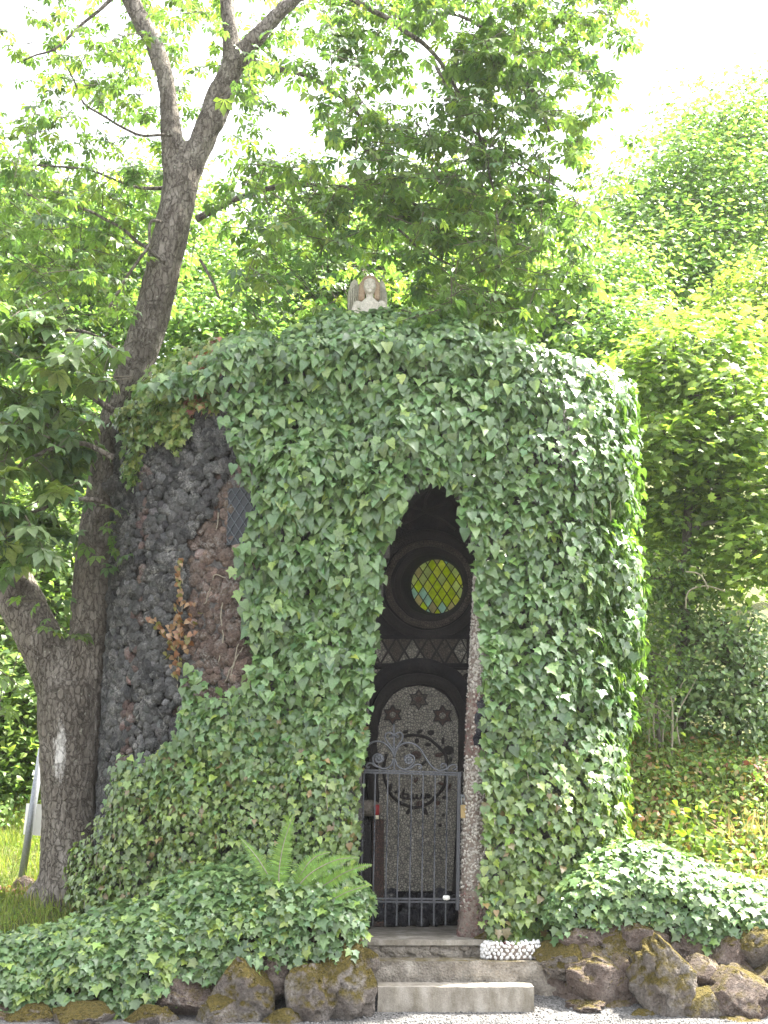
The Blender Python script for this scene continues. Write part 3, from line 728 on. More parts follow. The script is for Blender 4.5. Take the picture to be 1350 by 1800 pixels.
pp = np.array(pp); n = len(pp); V, F, C = batch(PEB if False else (ICO[0][0] * (1, .75, .8), ICO[0][1]), pp, frames(rng.normal(0, .4, (n, 3)) + (0, -1, 0), rng.normal(0, 1, (n, 3))), np.array(sz), np.array(cl))
mobj('jamb_pebbles', V, F, M_JPEB, JAMB, True, C, kind='stuff')
for k, (x, y) in enumerate(((846, 1240), (842, 1262), (845, 1285), (841, 1300))):
    V, F = stone_mesh(.055, 2, .25, k + 50, (.8, .5, 1.3)); mobj('inlaid_stone', V + P(x, y, JY - .01), F, M_BLK, JAMB)

# lava stones of the bare left face
STONE = [(170, 1500), (180, 1300), (195, 1100), (200, 900), (205, 770), (225, 720), (300, 690), (400, 650), (420, 770), (465, 850), (470, 980), (440, 1000), (450, 1120), (450, 1250), (350, 1330), (220, 1420), (200, 1500)]
sp = .076; ss, zz = [], []
row = 0
for z_ in np.arange(.45, 5.5, sp * .86):
    for s_ in np.arange(-.5, 3.2, sp):
        ss.append(s_ + (row % 2) * sp / 2 + rng.normal(0, .017)); zz.append(z_ + rng.normal(0, .016))
    row += 1
ss, zz = np.array(ss), np.array(zz); p, nrm = outline(ss); W = np.column_stack((p, zz)); q = PX(W)
k = inpoly(q, STONE) & (zz < ztop(ss) + .02) & ~((np.abs(q[:, 0] - 430) < 18) & (np.abs(q[:, 1] - 908) < 52)); W, nrm, q, zz = W[k], nrm[k], q[k], zz[k]
ridge = np.interp(q[:, 1], (700, 860, 950, 1200, 1500), (470, 390, 335, 325, 320)) + rng.normal(0, 8, len(q))
grey = q[:, 0] < ridge; strip = np.abs(q[:, 0] - np.interp(q[:, 1], (900, 1400), (262, 222))) < 9
pil = np.where(grey, .05, 0.0)
W[:, :2] += nrm * pil[:, None]
n = len(W); colr = np.where(grey[:, None], np.array((.072, .072, .070)), np.array((.125, .09, .072))); colr[strip & (rng.random(n) < .6)] = (.12, .085, .075)
colr = colr * np.exp(rng.normal(0, .28, (n, 1))) * (1 + rng.normal(0, .02, (n, 3)))
lich = rng.random(n) < .05; colr[lich] = colr[lich] * 1.6 + .03
Vh, Fh = ICO[2]; kf = Vh[Fh].mean(1)[:, 2] > -.15; Fh = Fh[kf]; used = np.unique(Fh); remap = -np.ones(len(Vh), int); remap[used] = np.arange(len(used)); Fh = remap[Fh]; Vh = Vh[used]
Vh1, Fh1 = ICO[1]; kf = Vh1[Fh1].mean(1)[:, 2] > -.3; Fh1 = Fh1[kf]
N3 = np.column_stack((nrm, np.zeros(n))) + rng.normal(0, .12, (n, 3)); T3 = rng.normal(0, 1, (n, 3)); R3 = frames(N3, T3)
sz = rng.uniform(.040, .066, n) * (1 + .4 * (rng.random(n) > .9))
TM = [(lambda nn, n2: Vh * (1 + .42 * nn + .30 * n2)[:, None] * np.array((1.05, .85, .55)))(noise(Vh, 1.5, 70 + k_, 2), noise(Vh, 4.3, 90 + k_, 2)) for k_ in range(10)]
TL = [(lambda nn, n2: Vh1 * (1 + .42 * nn + .30 * n2)[:, None] * np.array((1.05, .85, .55)))(noise(Vh1, 1.5, 70 + k_, 2), noise(Vh1, 4.3, 90 + k_, 2)) for k_ in range(10)]
tid = rng.integers(0, 10, n)
show = inpoly(q, [(185, 1330), (200, 1000), (205, 780), (230, 740), (390, 700), (400, 800), (430, 1190), (330, 1190), (315, 1300)])
big = np.argsort(-(sz + .05 * show))[:300]; single = np.zeros(n, bool); single[big] = True
sv = [[mesh_data('stone', TM[k_], Fh, M_LAVA, True, np.tile(c_, (len(Vh), 1))) for k_ in range(10)] for c_ in ((.068, .068, .066), (.048, .048, .048), (.10, .10, .096), (.125, .09, .072), (.098, .07, .056), (.15, .115, .095))]
vs, fs, cs, off = [], [], [], 0
for j in range(n):
    if single[j]:
        place('stone', sv[(0 if grey[j] else 3) + rng.integers(0, 3)][tid[j]], WALL, W[j], R3[j], sz[j])
    else:
        vs.append(TL[tid[j]] @ R3[j].T * sz[j] + W[j]); fs.append(Fh1 + off); cs.append(np.tile(colr[j], (len(Vh1), 1))); off += len(Vh1)
mobj('stone_rubble', np.concatenate(vs), np.concatenate(fs), M_LAVA, WALL, True, np.concatenate(cs), kind='stuff')
V, F = stone_mesh(.13, 3, .4, 33, (1, .8, .8)); mobj('projecting_stone', V + P(205, 855, 12.0), F, M_LAVA, CH, True, np.tile((.10, .095, .09), (len(V), 1)))
# side window with leaded lattice
sp_, sn_ = outline(np.array([np.interp(P(424, 908, 11.15)[0], OUT[40:200, 0], SARC[40:200])])); tt = np.array((-sn_[0, 1], sn_[0, 0])); tt = tt if tt[0] > 0 else -tt
zc_ = P(424, 908, sp_[0, 1])[2]
def SW(u, v, d): return np.array((*(sp_[0] + tt * u + sn_[0] * d), zc_ + v))
M_LEAD_LT2 = plain('grey_lead', (.10, .115, .125), .6, .1, 40)
M_DKGLASS = plain('dark_window_glass', (.012, .015, .018), .55, 0, 6, .3)
sw = link('side_window', None, CH, SW(0, 0, 0))
V = np.array([SW(u, v, .03) for u, v in ((-.12, -.27), (.30, -.27), (.30, .27), (-.12, .27))] + [SW(u, v, .0) for u, v in ((-.12, -.27), (.30, -.27), (.30, .27), (-.12, .27))])
mobj('pane', V, [(0, 1, 2, 3), (0, 4, 5, 1), (1, 5, 6, 2), (2, 6, 7, 3), (3, 7, 4, 0)], M_DKGLASS, sw, False)
for sg in (1, -1):
    for k_ in range(-5, 7):
        pts = [(u, sg * (u * 1.5) + k_ * .13) for u in np.linspace(-.12, .30, 40)]; pts = [p_ for p_ in pts if abs(p_[1]) < .27]
        if len(pts) > 3: V, F = tube([SW(*pts[0], .04), SW(*pts[-1], .04)], .0045, 6); mobj('lead_bar', V, F, M_LEAD_LT2, sw, False)

# ------------------------------------------------------------------ steps, planter
def rough_block(name, a, b, mat, label, cat, nx=60, ny=6, nz_=8, amp=.02, ftop=.3, f=9, front=1.0):
    """a block with subdivided, roughened faces"""
    a, b = np.array(a), np.array(b); parts = []
    def face(o, u, v, nu, nv):
        uu, vv = np.meshgrid(np.linspace(0, 1, nu), np.linspace(0, 1, nv)); V = o + uu.reshape(-1, 1) * u + vv.reshape(-1, 1) * v
        i = np.arange(nu * nv).reshape(nv, nu); return V, list(map(tuple, np.stack((i[:-1, :-1], i[:-1, 1:], i[1:, 1:], i[1:, :-1]), -1).reshape(-1, 4)))
    d = b - a; X, Y_, Z_ = np.array((d[0], 0, 0)), np.array((0, d[1], 0)), np.array((0, 0, d[2]))
    parts = [face(a, X, Z_, nx, nz_), face(a + Y_, Z_, X, nz_, nx), face(a, Z_, Y_, nz_, ny), face(a + X, Y_, Z_, ny, nz_), face(a + Z_, X, Y_, nx, ny), face(a, Y_, X, ny, nx)]
    V, F = cat_(parts)
    nn = np.stack([noise(V, f, k_, 3) for k_ in (1, 2, 3)], 1); amp_ = np.full(len(V), amp); top = V[:, 2] > b[2] - 1e-6; amp_[top] *= ftop
    V = V + nn * amp_[:, None] * (1, front, .5)
    return mobj(name, V, F, mat, None, True, label=label, category=cat, group='steps up to the gate')
a_ = P(664, 1785, 10.12); b2 = P(940, 1735, 10.12); k_ = P(664, 1735, 10.12)
KB = rough_block('stone_step', (a_[0], 10.12, -.06), (P(940, 1785, 10.12)[0], 10.40, b2[2]), M_CONC, 'smooth pale concrete block, lowest step on the gravel', 'step', amp=.011, ftop=1, f=12)
z1 = P(800, 1690, 10.42)[2]
a_, b2 = P(650, 1690, 10.42), P(972, 1690, 10.42)
rough_block('stone_step', (a_[0], 10.42, .0), (b2[0] + .02, 10.80, z1), M_STEP, 'wide rough stone step under the white pebble planter', 'step', nx=90, nz_=14, amp=.028, ftop=.15, f=11, front=1.6)
a_, b2 = P(632, 1652, 10.70), P(850, 1652, 10.70)
z2 = P(740, 1652, 10.70)[2]
TS = rough_block('stone_step', (a_[0] - .05, 10.72, z1 - .05), (b2[0] + .06, 11.02, z2 - .045), M_STEP, 'top step of pebbly rubble right below the iron gate', 'step', nx=70, nz_=10, amp=.02, ftop=.2, f=14, front=1.2)
V, F = box((a_[0] - .08, 10.685, z2 - .042), (b2[0] + .10, 11.10, z2)); 
V, F = cat_([(V, F)]); mobj('tread_slab', V, F, M_CONC, TS, False)
for k_ in range(40):   # rubble set into the riser of the top step
    c_ = np.array((rng.uniform(a_[0], b2[0]), 10.72, rng.uniform(z1 + .015, z2 - .06))); V, F = stone_mesh(rng.uniform(.025, .05), 1, .3, k_, (1.2, .5, .8)); mobj('riser_stone', V + c_, F, M_STEP, TS)

PL = thing('pebble_planter', 'low oval planter of white pebbles on the right end of the step', 'planter', P(900, 1690, 10.55))
pc = P(900, 1692, 10.60); pc[2] = z1 + .004; prx, pry, ph = 53 * mpp(pc), .10, .125
a60 = np.arange(40) * 2 * np.pi / 40
V = np.concatenate([np.column_stack((pc[0] + prx * r_ * np.cos(a60), pc[1] + pry * r_ * np.sin(a60), np.full(40, pc[2] + h_))) for r_, h_ in ((.97, 0), (.97, ph - .02), (.8, ph - .025))]); F = [(r_ * 40 + k_, r_ * 40 + (k_ + 1) % 40, (r_ + 1) * 40 + (k_ + 1) % 40, (r_ + 1) * 40 + k_) for r_ in (0, 1) for k_ in range(40)]
F.append(tuple(80 + k_ for k_ in range(40))); mobj('soil_fill', V, F, M_JAMB, PL)
pm = [mesh_data('pebble', stone_mesh(1, 1, .12, k_, (1.15, .8, .85))[0], ICO[1][1], M_PEBBLE) for k_ in range(6)]
for lay in range(5):
    for k_ in range(32):
        a_ = (k_ + (lay % 2) * .5 + rng.normal(0, .12)) * 2 * np.pi / 32
        if math.sin(a_) > .5 and lay < 4: continue
        pos = (pc[0] + prx * math.cos(a_) * (1 if lay < 4 else .9), pc[1] + pry * math.sin(a_) * (1 if lay < 4 else .85), pc[2] + .016 + lay * .026 + rng.normal(0, .003))
        place('pebble', pm[(k_ + lay) % 6], PL, pos, frames(np.array([[math.cos(a_) * .6, math.sin(a_), 0.0]]) + rng.normal(0, .2, (1, 3)), rng.normal(0, 1, (1, 3)))[0], rng.uniform(.0145, .019))
sc_ = pc + (-.04, -.01, ph - .02); SU = thing('succulent', 'small dark red rosette succulent in the white pebble planter', 'plant', sc_)
M_RED = leaf_mat('red_leaf', .2, (1.5, .8, .6), .5, .4)
for ring_, (nn_, el, ln) in enumerate(((8, 15, .05), (7, 40, .042), (5, 65, .03))):
    for k_ in range(nn_):
        a_ = (k_ + ring_ * .4) * 2 * np.pi / nn_; e_ = math.radians(el); T = np.array([[math.cos(a_) * math.cos(e_), math.sin(a_) * math.cos(e_), math.sin(e_)]]); N = np.array([[-math.cos(a_) * math.sin(e_), -math.sin(a_) * math.sin(e_), math.cos(e_)]])
        if k_ == 0: me = mesh_data('leaf', OVATE[0], OVATE[1], M_RED, True, np.tile((.20, .035, .05), (len(OVATE[0]), 1)))
        place('leaf', me, SU, sc_, frames(N, T)[0], ln)

# ------------------------------------------------------------------ wrought iron gate
GY = 11.0
GT = thing('iron_gate', 'black wrought iron gate with twisted bars and scrolled crest in the doorway', 'gate', P(715, 1630, GY))
G = lambda x, y: P(x, y, GY)
tops = [640, 660, 682, 702, 724, 744, 765, 786]; bots = [633, 655, 677, 697, 719, 741, 762.5, 783]
for t_, b_ in zip(tops, bots):
    a, b = G(t_, 1357), G(b_, 1627); u = np.linspace(0, 1, 44); pth = a + (b - a) * u[:, None]
    tw = np.interp(u, (0, .25, .56, 1), (0, 0, 5 * math.pi, 5 * math.pi))
    V, F = tube(pth, .0082, 4, True, tw, math.pi / 4); mobj('bar', V, F, M_IRON, GT, False)
a, b = G(807, 1357), G(804, 1600); V, F = tube([a, b], .020, 4, True, None, math.pi / 4); mobj('stile', V, F, M_IRON, GT, False)
for (x0, y0, x1, y1, r_) in ((622, 1353, 811, 1358.5, .010), (622, 1357, 811, 1362.5, .011), (618, 1579, 810, 1580.5, .010), (618, 1584.5, 810, 1586, .010)):
    V, F = tube([G(x0, y0), G(x1, y1)], r_, 4, True, None, math.pi / 4); mobj('rail', V, F, M_IRON, GT, False)
z_g = lambda pts: smooth_path([Z1(x, y, GY) for x, y in pts], 5)
V, F = tube([Z1(322, 505, GY), Z1(324, 1010, GY)], .011, 4, True, None, math.pi / 4); mobj('crest_post', V, F, M_IRON, GT, False)
V, F = tube([Z1(306, 855, GY - .005), Z1(342, 857, GY - .005)], .016, 6); mobj('collar', V, F, M_IRON, GT)
V, F = tube([Z1(270, 632, GY - .005), Z1(375, 634, GY - .005)], .009, 6); mobj('collar', V, F, M_IRON, GT)
LH = [(318, 790), (270, 725), (228, 660), (235, 615), (268, 598), (300, 612), (305, 640), (285, 652), (272, 636)]
for pts in (LH, [(644 - x, y) for x, y in LH], [(-70, 900), (-40, 840), (0, 790), (50, 730), (120, 695), (200, 705), (260, 750), (305, 810), (318, 850)], [(336, 850), (345, 800), (380, 745), (450, 712), (530, 720), (600, 770), (645, 840), (690, 910), (740, 975), (800, 1005)],
            [(312, 890), (290, 955), (220, 990), (150, 970), (105, 930), (95, 880), (120, 840), (165, 835), (200, 860), (205, 900), (170, 915), (150, 890)], [(200, 990), (120, 960), (80, 930), (40, 935), (22, 965), (45, 982), (56, 965)],
            [(335, 890), (360, 960), (420, 995), (490, 970), (535, 920), (540, 870), (500, 840), (450, 855), (435, 890), (460, 920), (490, 900)], [(430, 1000), (500, 985), (550, 950), (595, 945), (620, 970), (600, 992), (585, 972)],
            [(790, 1008), (860, 1003), (890, 980), (880, 945), (845, 935), (828, 960), (845, 980), (858, 965)], [(895, 1008), (910, 975), (950, 945), (990, 955), (1002, 985), (978, 1003), (962, 985)]):
    V, F = tube(z_g(pts), .0085, 6); mobj('scroll', V, F, M_IRON_GREY, GT)
for cx, cy in ((157, 885), (478, 898)):
    c_ = Z1(cx, cy, GY - .012); ro = mobj('rosette', ICO[2][0] * (.014, .008, .014) + c_, ICO[2][1], M_IRON_GREY, GT)
    for k_ in range(8):
        a_ = k_ * math.pi / 4; mobj('petal', ICO[1][0] * (.013, .005, .013) + c_ + np.array((math.cos(a_) * .027, .003, math.sin(a_) * .027)), ICO[1][1], M_IRON_GREY, ro)
V, F = tube([G(808, 1398), G(820, 1399)], .010, 6); mobj('latch', V, F, M_IRON_LT, GT)
for y_ in (1575, 1588): V, F = tube([G(803, y_), G(814, y_ - 1)], .010, 6); mobj('hinge', V, F, M_PANEL, GT)
pk = thing('padlock', 'small brass padlock hanging from the gate latch', 'padlock', P(814, 1436, GY - .03))
V, F = box(P(810, 1438, GY - .045), P(819, 1415, GY - .02)); mobj('lock_body', V, F, plain('brass', (.30, .22, .10), .5, .5), pk, False)
V, F = tube(smooth_path([P(812, 1416, GY - .03), P(811, 1404, GY - .03), P(814, 1398, GY - .03), P(817, 1404, GY - .03), P(817, 1416, GY - .03)], 4), .005, 6); mobj('shackle', V, F, M_IRON_LT, pk)
c_ = P(785, 1578, GY - .02); V, F = stone_mesh(.026, 2, .4, 4, (1.2, .5, .7)); mobj('paper_scrap', V + c_, F, M_PANEL, None, True, label='small crumpled white scrap stuck on the lower gate rail', category='scrap')
cn = thing('candle', 'red grave candle on the dark ledge behind the gate', 'candle', P(662, 1440, 11.7))
cz_ = P(662, 1440, 11.7)
V, F = tube([cz_, cz_ + (0, 0, .035)], .022, 12); mobj('base', V, F, M_WAX, cn); V, F = tube([cz_ + (0, 0, .036), cz_ + (0, 0, .13)], .026, 12); mobj('glass', V, F, M_CANDLE, cn)
cz2 = P(648, 1412, 11.8); V, F = stone_mesh(.12, 2, .15, 8, (1.1, .6, .6)); mobj('pale_stone', V + (cz2[0], cz2[1], cz_[2] + .10), F, M_STEP, None, True, label='rounded pale stone on the ledge inside the doorway', category='stone')
# ------------------------------------------------------------------ ivy on the chapel
IV = thing('ivy', 'dense green ivy covering the front and roof of the chapel', 'ivy', (-.2, 11.3, .42))
BARE = [(0, 600), (150, 660), (330, 690), (383, 672), (392, 720), (408, 775), (432, 835), (452, 870), (448, 905), (425, 955), (418, 1010), (430, 1060), (444, 1110), (448, 1190), (395, 1225), (352, 1218), (342, 1170), (325, 1190), (316, 1290), (270, 1330), (215, 1335), (188, 1410), (165, 1480), (0, 1500)]
OPEN = [(632, 1760), (640, 1640), (628, 1560), (632, 1480), (630, 1420), (642, 1300), (652, 1200), (658, 1110), (666, 1040), (672, 985), (690, 925), (714, 885), (722, 850), (760, 842), (800, 862), (812, 905), (826, 935), (836, 985), (846, 1100), (852, 1250), (846, 1400), (850, 1500), (846, 1600), (858, 1650), (862, 1760)]
def ivy_points(n, layer):
    s = rng.uniform(-.4, 8.0, n); z = rng.uniform(.35, 1, n); zt = ztop(s); z = .38 + (rng.random(n)) * (zt + .12 - .38)
    p, nrm = outline(s); W = np.column_stack((p, z)); N = np.column_stack((nrm, np.zeros(n)))
    return W, N
def dome_points(n):
    s = rng.uniform(-.4, 8.0, n); r = np.sqrt(rng.uniform(.02, 1.05, n)); r = np.minimum(r, 1.02)
    W = dome(s, r); _, nrm = outline(s)
    N = unit(np.column_stack((nrm * (.25 + .75 * r[:, None] ** 2), .9 - .5 * r)))
    return W, N
W1, N1 = ivy_points(56000, 0); W2, N2 = dome_points(11000)
kx = PX(W1); W3, N3 = ivy_points(36000, 0); k3 = (W3[:, 2] < 2.4) & (W3[:, 0] < .2); W1 = np.concatenate((W1, W3[k3])); N1 = np.concatenate((N1, N3[k3]))
W = np.concatenate((W1, W2)); N = np.concatenate((N1, N2)); n = len(W); dm = np.arange(n) >= len(W1)
# hanging clumps: each pushes its leaves out and turns them away from its middle
def clumps(W, N, nc, r0, r1, hgt):
    c = W[rng.choice(len(W), nc, replace=False)]; r = rng.uniform(r0, r1, nc); best = np.zeros(len(W)); dirv = np.zeros_like(W)
    for a in range(nc):
        d = W - c[a]; d = d - (d * N).sum(1, keepdims=True) * N; d[:, 2] *= .8; q_ = 1 - (d ** 2).sum(1) / r[a] ** 2; h_ = np.sqrt(np.maximum(q_, 0)) * r[a] / r1
        k_ = h_ > best; best[k_] = h_[k_]; dirv[k_] = d[k_] / r[a]
    return best * hgt, dirv
cb, cdir = clumps(W, N, 330, .14, .34, .20)
up = sstep(2.2, 3.8, W[:, 2]); rt = sstep(.6, 2.0, W[:, 0])
lump = noise(W, 1.7, 21, 2) * .5 + .5; lump2 = noise(W, 4.5, 31, 2) * .5 + .5
depth = rng.random(n) ** .6
thick = .03 + .14 * lump ** 1.5 + .06 * lump2 + .05 * up + .20 * rt * sstep(1.8, 3.2, W[:, 2]) * sstep(11.05, 11.5, W[:, 1])
off = .05 + thick * depth
bulge = .10 * np.exp(-((W[:, 2] - 4.6) / .5) ** 2) * (W[:, 1] < 11.4)      # the fringe hanging over the lintel
W = W + N * (off + bulge + cb)[:, None] + rng.normal(0, .02, (n, 3)); N0 = N; N = unit(N + cdir * .65)
q = PX(W)
qj = q + rng.normal(0, 7, (n, 2))
low = W[:, 2] < 2.3
keep = ~inpoly(qj, BARE) & ~(inpoly(q + rng.normal(0, 4, (n, 2)), OPEN) & (W[:, 1] < 11.6)) & (W[:, 1] < 12.75)
keep &= ~((((q[:, 0] - 648) / 38) ** 2 + ((q[:, 1] - 508) / 36) ** 2) < 1)
keep &= ~(dm & (q[:, 0] < 390) & (W[:, 0] < -.9) & (rng.random(n) < .8))
W, N, dm, depth, up, lump = W[keep], N[keep], dm[keep], depth[keep], up[keep], lump[keep]; n = len(W); q = PX(W)
leftlow = 1 - sstep(450, 640, q[:, 0]) * 1.0
size = .84 * (.060 + .043 * sstep(1.2, 3.0, W[:, 2]) * (1 - .15 * sstep(700, 1000, q[:, 0])) + .022 * sstep(640, 900, q[:, 0]) * (1 - sstep(1.2, 3, W[:, 2]))) * np.clip(np.exp(rng.normal(-.12, .30, n)), .4, 1.4)
size[dm] = .072 * rng.uniform(.7, 1.2, dm.sum())
T = np.column_stack((rng.normal(0, .45, n), rng.normal(0, .25, n), -np.ones(n))) + N * .25
NN = N * rng.uniform(.6, 1.1, (n, 1)) + np.array((0, 0, .55)) + rng.normal(0, .28, (n, 3))
T[dm] = rng.normal(0, 1, (dm.sum(), 3)) + np.array((0, -.6, -.2)); NN[dm] += np.array((0, -.5, .15))
pal = [(.110, .190, .066), (.150, .240, .088), (.075, .135, .052), (.22, .31, .08), (.19, .12, .05)]
low = sstep(1.3, 2.6, W[:, 2])
colr = np.where((rng.random(n) < low)[:, None], pick_colours(n, pal, (.5, .3, .17, .03, .0)), pick_colours(n, [(.130, .195, .058), (.17, .24, .07), (.090, .142, .048), (.24, .33, .075), (.20, .15, .07)], (.4, .27, .18, .11, .04)))
heart = rng.random(n) < (.25 + .6 * up) * (1 - .5 * sstep(800, 1000, q[:, 0]))
mass = []
leaf_plant(IV, IVY_HEART, W[heart], NN[heart], T[heart], size[heart], colr[heart], M_IVY, 'foliage', 150, depth[heart] ** 2, mass)
leaf_plant(IV, IVY_LOBED, W[~heart], NN[~heart], T[~heart], size[~heart], colr[~heart], M_IVY, 'foliage', 150, depth[~heart] ** 2, mass)
mobj('foliage', np.concatenate((mass[0][0], mass[1][0])), np.concatenate((mass[0][1], mass[1][1] + len(mass[0][0]))), M_IVY, IV, True, np.concatenate((mass[0][2], mass[1][2])), kind='stuff')
# runners dangling round the doorway and stems on the bare wall
parts = []
for k in range(60):
    i = rng.integers(0, n); L = rng.uniform(.1, .3); a = W[i]; pth = a + np.column_stack((np.cumsum(rng.normal(0, .012, 6)), np.cumsum(rng.normal(-.004, .008, 6)), -np.linspace(0, L, 6)))
    parts.append(tube(pth, .003, 4, False))
V, F = cat_(parts); mobj('runners', V, F, M_STEM, IV, True, kind='stuff')
for k, pts in enumerate((((385, 1165), (392, 1120), (388, 1080), (391, 1050)), ((405, 1195), (415, 1150), (425, 1110), (428, 1080)), ((360, 1062), (372, 1030), (378, 1010), (395, 1015)), ((395, 1200), (408, 1170), (430, 1130)), ((384, 900), (382, 920), (376, 940)))):
    pth = []
    for x, y in pts:
        s_ = np.interp(P(x, y, 11.2)[0], OUT[40:200, 0], SARC[40:200]); o_, n_ = outline(np.array([s_])); w_ = P(x, y, o_[0, 1] - .035); pth.append(w_)
    pth = smooth_path(pth, 8); pth += .012 * np.stack([noise(pth, 25, q_) for q_ in (1, 2, 3)], 1); V, F = tube(pth, .006, 5); mobj('climbing_stem', V, F, M_STEM, IV)

def wallpt(x, y, out=.06):
    s_ = np.interp(P(x, y, 11.2)[0], OUT[40:200, 0], SARC[40:200])
    for _ in range(3):
        o_, n_ = outline(np.array([s_])); w_ = P(x, y, o_[0, 1]); s_ = np.interp(w_[0], OUT[10:200, 0], SARC[10:200])
    o_, n_ = outline(np.array([s_])); return np.array((o_[0, 0], o_[0, 1], P(x, y, o_[0, 1])[2])) + np.array((*n_[0], 0)) * out, np.array((*n_[0], 0))
# dead, rust coloured leaves in the groove of the wall
DL = thing('dry_creeper', 'rust brown withered creeper clinging to the bare lava wall', 'creeper', wallpt(322, 1190)[0])
pts = [(326, 985 + k * 4.5) for k in range(30)] + [(325 + rng.normal(0, 14), 1120 + rng.normal(0, 16)) for k in range(46)] + [(277 + k * 3, 1092 + k * 3 + rng.normal(0, 4)) for k in range(15)] + [(318 + rng.normal(0, 5), 1150 + k * 3) for k in range(14)] + [(345 + rng.normal(0, 5), 1090 + rng.normal(0, 18)) for k in range(12)]
dv = [mesh_data('leaf', IVY_HEART[0], IVY_HEART[1], M_IVY, True, np.tile(c_, (len(IVY_HEART[0]), 1))) for c_ in ((.26, .13, .06), (.20, .09, .045), (.32, .20, .11), (.22, .13, .07), (.18, .17, .05))]
for k, (x, y) in enumerate(pts):
    w_, n_ = wallpt(x + rng.normal(0, 3), y, .095 + rng.random() * .03); place('leaf', dv[k % 5 if rng.random() < .9 else 4], DL, w_, frames((n_ + rng.normal(0, .5, 3))[None], np.array([[rng.normal(0, .6), 0, -1]]))[0], rng.uniform(.038, .066))
pth = np.array([wallpt(x, y, .06)[0] for x, y in ((326, 990), (327, 1050), (324, 1110), (320, 1160), (318, 1215))]); V, F = tube(smooth_path(pth, 6), .006, 5); mobj('stem', V, F, M_STEM, DL)

# creeper with small reddish leaves on the left shoulder
CR = thing('creeper', 'light green and reddish creeper spilling over the top left corner of the chapel', 'creeper', P(300, 700, 11.6))
POLY = [(205, 730), (225, 690), (270, 650), (320, 615), (385, 590), (430, 620), (392, 690), (385, 740), (355, 715), (340, 760), (320, 800), (300, 770), (265, 790), (250, 860), (235, 840), (240, 770)]
c_ = rng.uniform((205, 590), (425, 870), (9000, 2)); c_ = c_[inpoly(c_, POLY)][:2200]; n = len(c_); Wc, Nc = [], []
for x, y in c_:
    w_, n_ = wallpt(min(x, 400), y, .12); top_ = 5.42
    if w_[2] > top_: w_ = P(x, y, w_[1] + (w_[2] - top_) * 1.2)
    Wc.append(w_); Nc.append(n_)
Wc = np.array(Wc) + rng.normal(0, .03, (n, 3)); Nc = np.array(Nc) + (0, 0, .6) + rng.normal(0, .4, (n, 3))
topy = sstep(760, 640, PX(Wc)[:, 1]); redp = ((np.hypot(c_[:, 0] - 375, (c_[:, 1] - 715) * 1.0) < 38) | (np.hypot(c_[:, 0] - 375, c_[:, 1] - 632) < 35)) & (rng.random(n) < .38)
colr = pick_colours(n, [(.12, .20, .06), (.18, .25, .07), (.24, .28, .09)], (.4, .35, .25)); colr[redp] = pick_colours(int(redp.sum()), [(.26, .11, .08), (.34, .22, .12), (.24, .07, .06)], (.4, .4, .2))
leaf_plant(CR, IVY_LOBED, Wc, Nc, np.column_stack((rng.normal(0, .6, n), rng.normal(-.3, .3, n), -np.ones(n))), rng.uniform(.045, .085, n), colr, M_IVY, 'foliage', 120)

